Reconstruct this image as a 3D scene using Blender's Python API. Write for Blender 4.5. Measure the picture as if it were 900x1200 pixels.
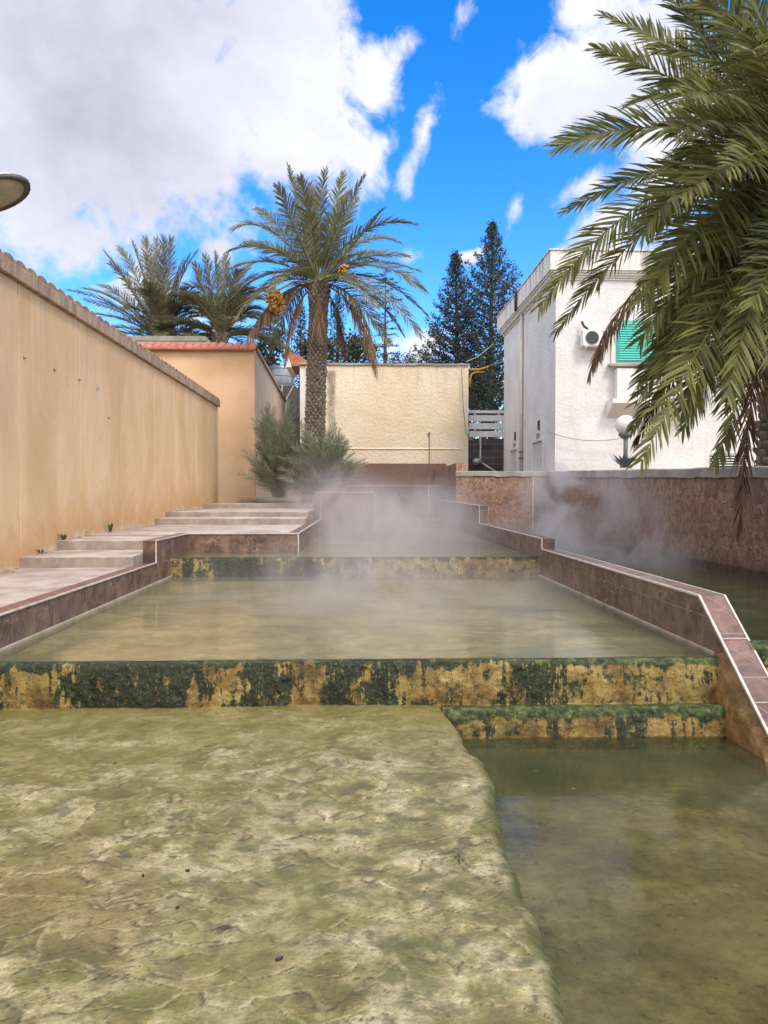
import bpy, math, random
import numpy as np
from mathutils import Vector, Matrix

S = bpy.context.scene
R = math.radians
for o in list(bpy.data.objects):
    bpy.data.objects.remove(o)

# ------------------------------------------------------------------ camera
CAM = Vector((0, 0, 1.6)); YAW = R(1.91); PITCH = R(1.32)
cam_d = bpy.data.cameras.new('camera'); cam = bpy.data.objects.new('camera', cam_d)
S.collection.objects.link(cam); S.camera = cam
cam_d.sensor_fit = 'VERTICAL'; cam_d.sensor_height = 36; cam_d.lens = 26.1
cam_d.clip_end = 2000; cam_d.clip_start = 0.05
cam.location = CAM; cam.rotation_euler = (R(90) - PITCH, 0, -YAW)
F = 870.0
_f = Vector((math.sin(YAW)*math.cos(PITCH), math.cos(YAW)*math.cos(PITCH), -math.sin(PITCH)))
_r = Vector((math.cos(YAW), -math.sin(YAW), 0)); _u = _r.cross(_f)
def P(px, py, d):
    """survey helper: the real place of something seen at (px, py) on the photograph, d metres away"""
    return CAM + _f*d + _r*((px-450)/F*d) + _u*((600-py)/F*d)

# ------------------------------------------------------------------ light
EXPOSURE = 0.15
SUN_EL, SUN_AZ = R(50), R(152)          # azimuth clockwise from +Y: behind the camera, to the right
SUN_STRENGTH, SKY_STRENGTH = 2.25, 0.1
sd = Vector((math.sin(SUN_AZ)*math.cos(SUN_EL), math.cos(SUN_AZ)*math.cos(SUN_EL), math.sin(SUN_EL)))
sl = bpy.data.lights.new('sun', 'SUN'); so = bpy.data.objects.new('sun', sl); S.collection.objects.link(so)
sl.energy = SUN_STRENGTH; sl.angle = R(14); sl.color = (1.0, 0.91, 0.79)
so.rotation_euler = sd.to_track_quat('Z', 'Y').to_euler()
so.location = (0, 0, 40)
S.view_settings.view_transform = 'Standard'; S.view_settings.look = 'None'
S.view_settings.exposure = EXPOSURE; S.view_settings.gamma = 1; S.view_settings.use_curve_mapping = False
S.cycles.volume_bounces = 1; S.cycles.max_bounces = 8; S.cycles.transparent_max_bounces = 16
S.cycles.volume_step_rate = 2.0; S.cycles.volume_max_steps = 96
S.cycles.caustics_reflective = False; S.cycles.caustics_refractive = False

# ------------------------------------------------------------------ node helper
class NB:
    def __init__(self, nt): self.nt = nt
    def n(self, t, **kw):
        x = self.nt.nodes.new(t)
        for k, v in kw.items(): setattr(x, k, v)
        return x
    def put(self, sock, v):
        if v is None: return
        if isinstance(v, bpy.types.NodeSocket): self.nt.links.new(v, sock)
        elif isinstance(v, (tuple, list)):
            sock.default_value = tuple(v) + (1,) if len(v) == 3 and len(sock.default_value) == 4 else tuple(v)
        else: sock.default_value = v
    def pos(self): return self.n('ShaderNodeNewGeometry').outputs['Position']
    def nrm(self): return self.n('ShaderNodeNewGeometry').outputs['Normal']
    def attr(self, name): return self.n('ShaderNodeAttribute', attribute_name=name).outputs['Fac']
    def math(self, op, a, b=None, c=None, clamp=False):
        x = self.n('ShaderNodeMath', operation=op, use_clamp=clamp)
        self.put(x.inputs[0], a); self.put(x.inputs[1], b); self.put(x.inputs[2], c)
        return x.outputs[0]
    def vmath(self, op, a, b=None):
        x = self.n('ShaderNodeVectorMath', operation=op)
        self.put(x.inputs[0], a); self.put(x.inputs[1], b)
        return x.outputs['Value'] if op in ('LENGTH', 'DOT_PRODUCT', 'DISTANCE') else x.outputs[0]
    def sep(self, v):
        x = self.n('ShaderNodeSeparateXYZ'); self.put(x.inputs[0], v); return x.outputs
    def comb(self, a, b, c):
        x = self.n('ShaderNodeCombineXYZ')
        for i, v in enumerate((a, b, c)): self.put(x.inputs[i], v)
        return x.outputs[0]
    def mapping(self, v, loc=(0,0,0), rot=(0,0,0), scale=(1,1,1), kind='POINT'):
        x = self.n('ShaderNodeMapping', vector_type=kind); self.put(x.inputs[0], v)
        for i, q in ((1, loc), (2, rot), (3, scale)):
            if i in [k for k in range(len(x.inputs))]: x.inputs[i].default_value = q
        return x.outputs[0]
    def noise(self, v, scale=1, detail=4, rough=0.5, dist=0.0):
        x = self.n('ShaderNodeTexNoise'); self.put(x.inputs['Vector'], v)
        x.inputs['Scale'].default_value = scale; x.inputs['Detail'].default_value = detail
        x.inputs['Roughness'].default_value = rough; x.inputs['Distortion'].default_value = dist
        return x.outputs['Fac']
    def noisec(self, v, scale=1, detail=3):
        x = self.n('ShaderNodeTexNoise'); self.put(x.inputs['Vector'], v)
        x.inputs['Scale'].default_value = scale; x.inputs['Detail'].default_value = detail
        return x.outputs['Color']
    def voro(self, v, scale=1, feature='F1', rnd=1.0, out='Distance'):
        x = self.n('ShaderNodeTexVoronoi', feature=feature); self.put(x.inputs['Vector'], v)
        x.inputs['Scale'].default_value = scale; x.inputs['Randomness'].default_value = rnd
        return x.outputs[out]
    def mapr(self, v, a, b, c=0.0, d=1.0, smooth=False):
        x = self.n('ShaderNodeMapRange'); x.interpolation_type = 'SMOOTHSTEP' if smooth else 'LINEAR'
        self.put(x.inputs['Value'], v)
        for k, q in (('From Min', a), ('From Max', b), ('To Min', c), ('To Max', d)): self.put(x.inputs[k], q)
        return x.outputs['Result']
    def ramp(self, f, stops):
        x = self.n('ShaderNodeValToRGB'); self.put(x.inputs[0], f); e = x.color_ramp.elements
        while len(e) < len(stops): e.new(0.5)
        for i, (p, c) in enumerate(stops): e[i].position = p; e[i].color = tuple(c) + (1,)
        return x.outputs[0]
    def mix(self, f, a, b, blend='MIX'):
        x = self.n('ShaderNodeMix', data_type='RGBA', blend_type=blend)
        self.put(x.inputs[0], f); self.put(x.inputs[6], a); self.put(x.inputs[7], b)
        return x.outputs[2]
    def bump(self, h, strength=0.5, dist=0.02, normal=None):
        x = self.n('ShaderNodeBump'); self.put(x.inputs['Height'], h)
        x.inputs['Strength'].default_value = strength; x.inputs['Distance'].default_value = dist
        if normal is not None: self.put(x.inputs['Normal'], normal)
        return x.outputs[0]

def material(name, fn=None, color=None, rough=0.6, metal=0.0, spec=0.5, coat=0.0):
    m = bpy.data.materials.new(name); m.use_nodes = True
    nb = NB(m.node_tree); b = m.node_tree.nodes['Principled BSDF']
    b.inputs['Roughness'].default_value = rough; b.inputs['Metallic'].default_value = metal
    b.inputs['Specular IOR Level'].default_value = spec; b.inputs['Coat Weight'].default_value = coat
    if color: b.inputs['Base Color'].default_value = tuple(color) + (1,)
    if fn: fn(nb, b)
    return m

# ------------------------------------------------------------------ sky
W = bpy.data.worlds.new('World'); S.world = W; W.use_nodes = True
wn = NB(W.node_tree); bg = W.node_tree.nodes['Background']; bg.inputs['Strength'].default_value = SKY_STRENGTH
sky = wn.n('ShaderNodeTexSky', sky_type='NISHITA'); sky.sun_disc = False
sky.sun_elevation = SUN_EL; sky.sun_rotation = SUN_AZ; sky.altitude = 600; sky.air_density = 1.0; sky.dust_density = 0.3; sky.ozone_density = 2.5
hs = wn.n('ShaderNodeHueSaturation'); hs.inputs['Hue'].default_value = 0.508; hs.inputs['Saturation'].default_value = 1.42; hs.inputs['Value'].default_value = 3.0
wn.put(hs.inputs['Color'], sky.outputs[0])
dirv = wn.n('ShaderNodeTexCoord').outputs['Generated']
dx, dy, dz = wn.sep(dirv)[0:3]
az = wn.math('ARCTAN2', dx, dy); el = wn.math('ARCSINE', dz)
ae = wn.comb(az, el, 0.0)
def blob_field(blobs):
    acc = None
    for (px, py, rx, ry, rot, w) in blobs:
        d = (P(px, py, 1.0) - CAM).normalized()
        a0, e0 = math.atan2(d.x, d.y), math.asin(d.z)
        k = 0.93/F
        v = wn.mapping(ae, loc=(a0, e0, 0), rot=(0, 0, R(rot)), scale=(rx*k, ry*k, 1), kind='TEXTURE')
        v = wn.math('MULTIPLY', wn.math('SUBTRACT', 1.0, wn.vmath('LENGTH', v)), w)
        acc = v if acc is None else wn.math('SMOOTH_MAX', acc, v, 0.08)
    return acc
CLOUDS = [  # photo x, y, radii, tilt, weight
    (120, 90, 330, 190, -8, 1.5), (330, 60, 105, 105, 0, 1.3), (330, 175, 110, 60, 10, 1.1), (60, 270, 130, 70, -20, .75), (215, 215, 120, 50, 10, .9),
    (160, 340, 120, 40, -10, .55), (255, 292, 34, 24, 0, .8), (436, 100, 38, 52, -25, .55), (475, 50, 46, 22, 50, .5),
    (498, 155, 66, 20, 66, .62), (452, 165, 26, 18, 30, .4), (540, 12, 30, 40, -15, .55), (655, 95, 85, 62, 15, 1.1), (740, 60, 120, 90, 20, 1.1),
    (690, 20, 60, 50, 0, .8), (690, 215, 62, 34, 15, .75), (710, 280, 70, 50, 40, .8), (800, 150, 120, 140, 0, 1.0), (490, 405, 60, 26, 0, .7), (553, 299, 22, 10, 15, .5),
    (605, 240, 10, 22, 0, .35), (480, 300, 26, 18, 20, .42), (600, 460, 120, 24, 0, .5)]
cn = wn.noise(dirv, 7.0, 8, 0.6, 0.35)
cn_s = wn.noise(dirv, 2.6, 4, 0.5, 0.2)
fld = blob_field(CLOUDS)
fld = wn.math('ADD', fld, wn.math('ADD', wn.math('MULTIPLY', wn.math('SUBTRACT', cn, 0.5), 2.3), wn.math('MULTIPLY', wn.math('SUBTRACT', wn.noise(dirv, 24.0, 6, 0.6, 0.4), 0.5), 1.1)))
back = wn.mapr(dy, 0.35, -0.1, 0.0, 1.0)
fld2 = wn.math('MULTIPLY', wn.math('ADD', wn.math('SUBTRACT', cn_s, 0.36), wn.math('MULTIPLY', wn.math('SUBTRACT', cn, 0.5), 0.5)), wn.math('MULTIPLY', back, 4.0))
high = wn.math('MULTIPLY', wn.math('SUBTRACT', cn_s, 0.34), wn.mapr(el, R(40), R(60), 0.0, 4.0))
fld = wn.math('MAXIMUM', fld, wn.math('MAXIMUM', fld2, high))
cover = wn.mapr(fld, -0.02, 0.55, 0.0, 1.0, True)
greyf = blob_field([(90, 150, 330, 230, 0, 1.6), (700, 150, 100, 60, 20, .55)])
greyf = wn.math('ADD', greyf, wn.math('MULTIPLY', wn.math('SUBTRACT', wn.noise(dirv, 4.2, 7, 0.6, .3), 0.5), 4.4))
cshade = wn.ramp(wn.mapr(wn.math('ADD', greyf, wn.math('MULTIPLY', wn.math('SUBTRACT', wn.noise(dirv, 13.0, 7, 0.62, .3), 0.5), 1.5)), -0.5, 2.3), [(0.0, (9.2, 9.3, 10.0)), (0.42, (7.3, 7.5, 8.7)), (1.0, (5.0, 5.2, 6.3))])
bright = wn.math('MAXIMUM', wn.mapr(dy, 0.45, -0.2, 1.0, 2.1), wn.mapr(el, R(42), R(62), 1.0, 2.1))  # unseen clouds behind and overhead are brightened to add fill light
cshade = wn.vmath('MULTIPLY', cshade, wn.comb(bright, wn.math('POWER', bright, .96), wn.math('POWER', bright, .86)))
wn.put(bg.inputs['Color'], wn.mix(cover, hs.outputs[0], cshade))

# ------------------------------------------------------------------ mesh helper
def noise2(x, y, seed=0):
    xi = np.floor(x).astype(np.int64); yi = np.floor(y).astype(np.int64); xf = x-xi; yf = y-yi
    def h(a, b):
        n = (a*374761393 + b*668265263 + seed*974634777) & 0x7fffffff
        n = ((n ^ (n >> 13))*1274126177) & 0x7fffffff
        n = n ^ (n >> 16)
        return (n & 0xffff)/65535.0
    u = xf*xf*(3-2*xf); v = yf*yf*(3-2*yf)
    return (h(xi, yi)*(1-u)+h(xi+1, yi)*u)*(1-v) + (h(xi, yi+1)*(1-u)+h(xi+1, yi+1)*u)*v
def fbm(x, y, seed=0, oct=4):
    x = np.asarray(x, float); y = np.asarray(y, float); t = 0; a = .5; s = 0
    for i in range(oct):
        t = t + a*noise2(x*2**i + 17.3*i, y*2**i - 9.1*i, seed+i); s += a; a *= .5
    return t/s

def worley(x, y, seed=0):
    xi = np.floor(x); yi = np.floor(y); best = np.full(x.shape, 9.0)
    for i in (-1, 0, 1):
        for j in (-1, 0, 1):
            a = xi+i; b = yi+j
            px = a + noise2(a, b, seed); py = b + noise2(a, b, seed+50)
            best = np.minimum(best, (x-px)**2 + (y-py)**2)
    return np.sqrt(best)

def woff(o):
    v = Vector((0, 0, 0))
    while o is not None: v = v + Vector(o.location); o = o.parent
    return v

class MB:
    def __init__(self): self.v = []; self.f = []; self.a = {}
    def add(self, vs, fs, **attrs):
        b = len(self.v); self.v += [tuple(p) for p in vs]; self.f += [tuple(i+b for i in q) for q in fs]
        for k in set(self.a) | set(attrs):
            lst = self.a.setdefault(k, [])
            lst += [0.0]*(b-len(lst))
            val = attrs.get(k, 0.0)
            lst += list(val) if hasattr(val, '__len__') else [val]*len(vs)
        return self
    def box(self, x0, x1, y0, y1, z0, z1, **at):
        vs = [(x0,y0,z0),(x1,y0,z0),(x1,y1,z0),(x0,y1,z0),(x0,y0,z1),(x1,y0,z1),(x1,y1,z1),(x0,y1,z1)]
        return self.add(vs, [(0,3,2,1),(4,5,6,7),(0,1,5,4),(1,2,6,5),(2,3,7,6),(3,0,4,7)], **at)
    def prism(self, poly, axis, a0, a1, **at):
        """poly of 2-D points extruded along axis 'x' (points are y,z), 'y' (x,z) or 'z' (x,y)"""
        mk = {'x': lambda p, a: (a, p[0], p[1]), 'y': lambda p, a: (p[0], a, p[1]), 'z': lambda p, a: (p[0], p[1], a)}[axis]
        n = len(poly); vs = [mk(p, a0) for p in poly] + [mk(p, a1) for p in poly]
        fs = [tuple(range(n))[::-1], tuple(range(n, 2*n))] + [(i, (i+1) % n, n+(i+1) % n, n+i) for i in range(n)]
        return self.add(vs, fs, **at)
    def tube(self, pts, rad, n=8, cap=True, **at):
        pts = [Vector(p) for p in pts]; m = len(pts); vs = []; fs = []
        if not hasattr(rad, '__len__'): rad = [rad]*m
        ref = None
        for i, p in enumerate(pts):
            t = (pts[min(i+1, m-1)] - pts[max(i-1, 0)]).normalized()
            if ref is None: ref = Vector((0, 0, 1)) if abs(t.z) < .9 else Vector((1, 0, 0))
            a = t.cross(ref).normalized(); b = a.cross(t).normalized(); ref = b
            for k in range(n):
                q = 2*math.pi*(k+.5)/n
                vs.append(p + (a*math.cos(q) + b*math.sin(q))*rad[i])
        for i in range(m-1):
            for k in range(n):
                fs.append((i*n+k, i*n+(k+1) % n, (i+1)*n+(k+1) % n, (i+1)*n+k))
        if cap: fs += [tuple(range(n))[::-1], tuple(range((m-1)*n, m*n))]
        return self.add(vs, fs, **at)
    def lathe(self, prof, c, n=16, mat=None, **at):
        vs = []; fs = []; c = Vector(c); m = len(prof)
        for (r, z) in prof:
            for k in range(n):
                q = 2*math.pi*k/n; p = Vector((r*math.cos(q), r*math.sin(q), z))
                vs.append((mat @ p if mat else p) + c)
        for i in range(m-1):
            for k in range(n): fs.append((i*n+k, i*n+(k+1) % n, (i+1)*n+(k+1) % n, (i+1)*n+k))
        return self.add(vs, fs, **at)
    def ball(self, c, r, n=16, m=10, **at):
        r = r if hasattr(r, '__len__') else (r, r, r)
        M_ = Matrix.Diagonal(r)
        return self.lathe([(max(1e-4, math.sin(math.pi*i/m)), -math.cos(math.pi*i/m)) for i in range(m+1)], c, n, M_, **at)
    def grid(self, X, Y, Z, flip=False, **at):
        r, c = X.shape; vs = list(zip(X.ravel(), Y.ravel(), Z.ravel()))
        fs = []
        for i in range(r-1):
            for j in range(c-1):
                q = (i*c+j, i*c+j+1, (i+1)*c+j+1, (i+1)*c+j)
                fs.append(q[::-1] if flip else q)
        return self.add(vs, fs, **{k: list(np.asarray(v).ravel()) for k, v in at.items()})
    def build(self, name, mat, parent=None, smooth=False, bevel=0.0, loc=None):
        me = bpy.data.meshes.new(name)
        off = woff(parent) if parent is not None else Vector(loc or (0, 0, 0))
        me.from_pydata([(p[0]-off.x, p[1]-off.y, p[2]-off.z) for p in self.v], [], self.f)
        for k, vals in self.a.items():
            vals = vals + [0.0]*(len(self.v)-len(vals))
            me.attributes.new(k, 'FLOAT', 'POINT').data.foreach_set('value', np.array(vals, dtype=np.float32))
        me.materials.append(mat)
        if smooth: me.polygons.foreach_set('use_smooth', [True]*len(me.polygons))
        me.update()
        o = bpy.data.objects.new(name, me); S.collection.objects.link(o)
        if parent is not None: o.parent = parent
        elif loc: o.location = loc
        if bevel:
            b = o.modifiers.new('bevel', 'BEVEL'); b.width = bevel; b.segments = 2; b.limit_method = 'ANGLE'; b.angle_limit = R(40)
        return o

def tag(o, label=None, cat=None, group=None, kind=None):
    if label: o['label'] = label
    if cat: o['category'] = cat
    if group: o['group'] = group
    if kind: o['kind'] = kind
    return o
def thing(name, label, cat, loc=(0, 0, 0), group=None):
    o = bpy.data.objects.new(name, None); S.collection.objects.link(o); o.location = loc; o.empty_display_size = .2
    return tag(o, label, cat, group)
def struct(o): o['kind'] = 'structure'; return o

# ------------------------------------------------------------------ materials
def axis_uv(nb):
    """wall coordinates: along the wall (x or y, walls are axis aligned) and height"""
    p = nb.pos(); x, y, z = nb.sep(p)[0:3]
    return nb.comb(nb.math('ADD', x, y), z, 0.0), p

def f_tile(dark, light, tw=.42, th=.31, veins=.5):
    def fn(nb, b):
        uv, p = axis_uv(nb)
        br = nb.n('ShaderNodeTexBrick'); nb.put(br.inputs['Vector'], uv); br.offset = 0.5
        br.inputs['Scale'].default_value = 1; br.inputs['Brick Width'].default_value = tw; br.inputs['Row Height'].default_value = th
        br.inputs['Mortar Size'].default_value = .004; br.inputs['Mortar Smooth'].default_value = .2
        br.inputs['Color1'].default_value = (0, 0, 0, 1); br.inputs['Color2'].default_value = (1, 1, 1, 1); br.inputs['Mortar'].default_value = (.5, .5, .5, 1)
        c = nb.ramp(nb.noise(p, 5.5, 7, .68, .6), [(.37, dark), (.50, [(a+c_)/2 for a, c_ in zip(dark, light)]), (.63, light)])
        c = nb.mix(nb.mapr(br.outputs['Color'], 0, 1, .0, .38), c, (.055, .035, .032))
        wob = nb.vmath('ADD', p, nb.vmath('MULTIPLY', nb.noisec(p, 4, 3), (.25, .25, .25)))
        vein = nb.mapr(nb.voro(wob, 4.6, 'DISTANCE_TO_EDGE'), 0.0, .022, 1, 0)
        vein = nb.math('MULTIPLY', vein, nb.mapr(nb.noise(p, 1.9, 3), .46, .62, 0, veins))
        c = nb.mix(vein, c, (.36, .29, .25))
        dust = nb.mapr(nb.noise(p, 1.1, 5, .6), .45, .75, 0, .35)
        c = nb.mix(dust, c, (.26, .20, .18))
        c = nb.mix(nb.math('MULTIPLY', br.outputs['Fac'], .75), c, (.28, .22, .19))
        nb.put(b.inputs['Base Color'], c)
        nb.put(b.inputs['Roughness'], nb.mapr(nb.noise(p, 9, 3), .3, .7, .3, .55))
        nb.put(b.inputs['Normal'], nb.bump(nb.math('SUBTRACT', nb.noise(p, 30, 4), nb.math('MULTIPLY', br.outputs['Fac'], 1.5)), .35, .006))
    return fn
M = {}
M['tile'] = material('brown_marble_tile', f_tile((.068, .039, .028), (.255, .155, .108), veins=.9))
M['tile_red'] = material('reddish_marble_tile', f_tile((.085, .042, .034), (.24, .13, .10), .3, .26, .35))
M['granite'] = material('speckled_red_granite', lambda nb, b: (
    nb.put(b.inputs['Base Color'], nb.mix(nb.mapr(nb.noise(nb.pos(), 2, 4), .4, .7, 0, .5), nb.ramp(nb.noise(nb.pos(), 38, 3, .7), [(.36, (.05, .026, .022)), (.5, (.17, .085, .065)), (.66, (.27, .16, .13))]), (.13, .075, .06))),
    nb.put(b.inputs['Normal'], nb.bump(nb.noise(nb.pos(), 25, 3), .3, .01))), rough=.5)
def f_plain(c0, c1, scale=3.0, bscale=60.0, bstr=.25, bdist=.004):
    def fn(nb, b):
        p = nb.pos()
        c = nb.ramp(nb.noise(p, scale, 7, .62, .3), [(.3, c0), (.7, c1)])
        nb.put(b.inputs['Base Color'], c)
        nb.put(b.inputs['Normal'], nb.bump(nb.noise(p, bscale, 4, .6), bstr, bdist))
    return fn
M['trim'] = material('white_edge_trim', f_plain((.40, .35, .30), (.74, .69, .63), 9), rough=.5)
M['skirting'] = material('cement_skirting', f_plain((.22, .18, .12), (.42, .36, .27), 5), rough=.7)

def f_concrete(nb, b):
    p = nb.pos()
    c = nb.ramp(nb.noise(p, 1.6, 8, .65, .4), [(.37, (.29, .235, .20)), (.5, (.41, .345, .30)), (.63, (.52, .455, .40))])
    sp = nb.mapr(nb.noise(p, 55, 3, .7), .6, .74, 0, .4)
    c = nb.mix(sp, c, (.20, .165, .14))
    st = nb.mapr(nb.noise(p, .55, 5, .6, .8), .50, .72, 0, .45)
    c = nb.mix(st, c, (.25, .195, .155))
    cr = nb.mapr(nb.voro(nb.vmath('ADD', p, nb.vmath('MULTIPLY', nb.noisec(p, 2.5), (.5, .5, .5))), .8, 'DISTANCE_TO_EDGE'), 0, .008, .5, 0)
    c = nb.mix(cr, c, (.13, .105, .09))
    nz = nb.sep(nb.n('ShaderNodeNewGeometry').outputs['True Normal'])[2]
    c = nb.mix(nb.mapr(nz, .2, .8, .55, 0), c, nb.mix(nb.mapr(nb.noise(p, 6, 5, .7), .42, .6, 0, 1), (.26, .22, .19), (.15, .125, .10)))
    c = nb.mix(nb.mapr(nb.math('ADD', nb.sep(p)[0], nb.math('MULTIPLY', nb.noise(p, 3, 5, .65), -.7)), -4.95, -4.6, .7, 0), c, (.22, .165, .115))
    nb.put(b.inputs['Base Color'], c)
    nb.put(b.inputs['Normal'], nb.bump(nb.noise(p, 40, 5, .65), .6, .008))
M['concrete'] = material('pale_concrete', f_concrete, rough=.85)
M['cement'] = material('weathered_cement', f_plain((.20, .18, .155), (.40, .36, .31), 2.2, 40, .6, .01), rough=.9)

def f_panel(nb, b):
    p = nb.pos(); x, y, z = nb.sep(p)[0:3]
    c = nb.ramp(nb.noise(nb.comb(nb.math('MULTIPLY', x, 1), nb.math('MULTIPLY', y, .8), nb.math('MULTIPLY', z, .35)), 1.1, 6, .6, .5), [(.36, (.58, .38, .205)), (.5, (.655, .445, .255)), (.64, (.715, .505, .31))])
    st = nb.noise(nb.comb(x, nb.math('MULTIPLY', y, 4.2), nb.math('MULTIPLY', z, .12)), 1.0, 6, .62)
    top = nb.mapr(z, 2.2, 4.5, .25, 1.0)
    c = nb.mix(nb.math('MULTIPLY', nb.mapr(st, .48, .66, 0, .26), top), c, (.31, .22, .14))
    c = nb.mix(nb.mapr(nb.noise(p, 3.5, 7, .7, .4), .53, .68, 0, .25), c, (.42, .28, .16)); c = nb.mix(nb.mapr(nb.noise(p, 38, 3, .7), .64, .72, 0, .35), c, (.33, .22, .13))
    h0 = nb.math('ADD', nb.mapr(y, 10, 12, .6, .92), nb.mapr(y, 16.5, 18.2, 0, .28))
    zr = nb.math('ADD', nb.math('SUBTRACT', z, h0), nb.math('MULTIPLY', nb.math('SUBTRACT', nb.noise(p, 2.6, 6, .65), .5), -1.6))
    c = nb.mix(nb.mapr(zr, .0, .75, .75, 0), c, (.52, .285, .095))
    zr2 = nb.math('ADD', nb.math('SUBTRACT', z, h0), nb.math('MULTIPLY', nb.math('SUBTRACT', nb.noise(p, 7, 6, .7), .5), -.7))
    c = nb.mix(nb.mapr(zr2, -.02, .10, .85, 0), c, (.60, .50, .38))
    nb.put(b.inputs['Base Color'], c)
    nb.put(b.inputs['Normal'], nb.bump(nb.math('ADD', nb.noise(p, 1.8, 3), nb.math('MULTIPLY', nb.noise(p, 60, 4), .12)), .3, .03))
M['panel'] = material('ochre_painted_panel', f_panel, rough=.75)
M['coping'] = material('stained_render_coping', lambda nb, b: (nb.put(b.inputs['Base Color'], nb.mix(
    nb.mapr(nb.noise(nb.comb(nb.sep(nb.pos())[0], nb.math('MULTIPLY', nb.sep(nb.pos())[1], 6), nb.math('MULTIPLY', nb.sep(nb.pos())[2], 1.2)), 1, 6, .65), .38, .66, 0, .85), (.44, .31, .20), (.17, .125, .09))),
    nb.put(b.inputs['Normal'], nb.bump(nb.noise(nb.pos(), 18, 5), .5, .02))), rough=.85)
M['old_tile'] = material('weathered_roof_tile', f_plain((.20, .115, .075), (.40, .25, .175), 3.5, 30, .5, .01), rough=.85)
M['roof_tile'] = material('red_clay_tile', f_plain((.27, .075, .042), (.50, .19, .11), 5, 30, .4, .01), rough=.75)
M['orange'] = material('peach_render', lambda nb, b: (nb.put(b.inputs['Base Color'], nb.mix(
    nb.mapr(nb.math('ADD', nb.sep(nb.pos())[2], nb.math('MULTIPLY', nb.noise(nb.pos(), .7, 6, .65), -2.6)), .2, 2.4, .55, 0),
    nb.ramp(nb.noise(nb.pos(), .8, 7, .62), [(.36, (.58, .36, .20)), (.64, (.69, .46, .275))]), (.30, .185, .115))),
    nb.put(b.inputs['Normal'], nb.bump(nb.noise(nb.pos(), 40, 4), .3, .01))), rough=.85)
M['beige'] = material('beige_render', f_plain((.44, .35, .26), (.56, .47, .37), 1.4, 40), rough=.85)
M['offwhite'] = material('off_white_render', f_plain((.62, .57, .51), (.76, .72, .67), 1.6, 40), rough=.8)

def f_cream(nb, b):
    p = nb.pos(); x, y, z = nb.sep(p)[0:3]
    c = nb.ramp(nb.noise(p, .55, 7, .62, .4), [(.36, (.70, .56, .38)), (.64, (.80, .68, .51))])
    c = nb.mix(nb.mapr(nb.noise(p, 14, 4, .7), .52, .72, 0, .30), c, (.48, .33, .185))
    # the dark run-off stain under the roof outlet
    wob = nb.math('ADD', x, nb.math('MULTIPLY', nb.math('SUBTRACT', nb.noise(nb.comb(0.0, 0.0, z), 1.6, 4), .5), .35))
    dx_ = nb.math('ABSOLUTE', nb.math('SUBTRACT', wob, -1.22))
    s = nb.math('MULTIPLY', nb.mapr(dx_, .08, .26, 1, 0, True), nb.mapr(z, 3.2, 6.6, .25, 1))
    s = nb.math('MULTIPLY', s, nb.mapr(z, 7.12, 7.02, 0, 1))
    s = nb.math('MULTIPLY', s, nb.mapr(nb.noise(nb.comb(nb.math('MULTIPLY', x, 9), 0.0, nb.math('MULTIPLY', z, 1.8)), 1.4, 6, .7), .3, .62, .25, .95))
    c = nb.mix(s, c, (.10, .075, .055))
    drip = nb.noise(nb.comb(nb.math('MULTIPLY', x, 3.2), 0.0, nb.math('MULTIPLY', z, .25)), 1.0, 6, .65)
    c = nb.mix(nb.math('MULTIPLY', nb.mapr(drip, .52, .74, 0, .6), nb.mapr(z, 5.6, 7.3, .1, 1)), c, (.36, .25, .155))
    c = nb.mix(nb.math('MULTIPLY', nb.mapr(z, 3.5, 3.66, 1, 0), .5), c, (.78, .66, .52))
    nb.put(b.inputs['Base Color'], c)
    nb.put(b.inputs['Normal'], nb.bump(nb.noise(p, 7, 6, .7), .9, .07))
M['cream'] = material('cream_rough_render', f_cream, rough=.9)

def f_stucco(nb, b):
    p = nb.pos(); x, y, z = nb.sep(p)[0:3]
    c = nb.ramp(nb.noise(p, .9, 6, .6), [(.36, (.60, .575, .56)), (.64, (.70, .68, .665))])
    c = nb.mix(nb.math('MULTIPLY', nb.mapr(nb.noise(nb.comb(nb.math('MULTIPLY', x, 2.6), nb.math('MULTIPLY', y, 2.6), nb.math('MULTIPLY', z, .3)), 1, 6, .62), .52, .75, 0, .4), 1.0), c, (.52, .45, .39))
    nb.put(b.inputs['Base Color'], c)
    h = nb.math('ADD', nb.noise(p, 8, 4, .6, .2), nb.math('MULTIPLY', nb.noise(p, 22, 4), .5))
    nb.put(b.inputs['Normal'], nb.bump(h, .55, .05))
M['stucco'] = material('white_rough_stucco', f_stucco, rough=.85)
M['parapet'] = material('streaked_white_parapet', lambda nb, b: (nb.put(b.inputs['Base Color'], nb.mix(
    nb.math('MULTIPLY', nb.mapr(nb.noise(nb.comb(nb.math('MULTIPLY', nb.sep(nb.pos())[0], 5), nb.math('MULTIPLY', nb.sep(nb.pos())[1], 5), nb.math('MULTIPLY', nb.sep(nb.pos())[2], .35)), 1, 6, .65), .47, .68, 0, .9), nb.mapr(nb.sep(nb.pos())[2], 8.7, 9.4, .3, 1)),
    (.68, .64, .60), (.25, .215, .18))),
    nb.put(b.inputs['Normal'], nb.bump(nb.noise(nb.pos(), 12, 4), .4, .03))), rough=.85)

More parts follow.
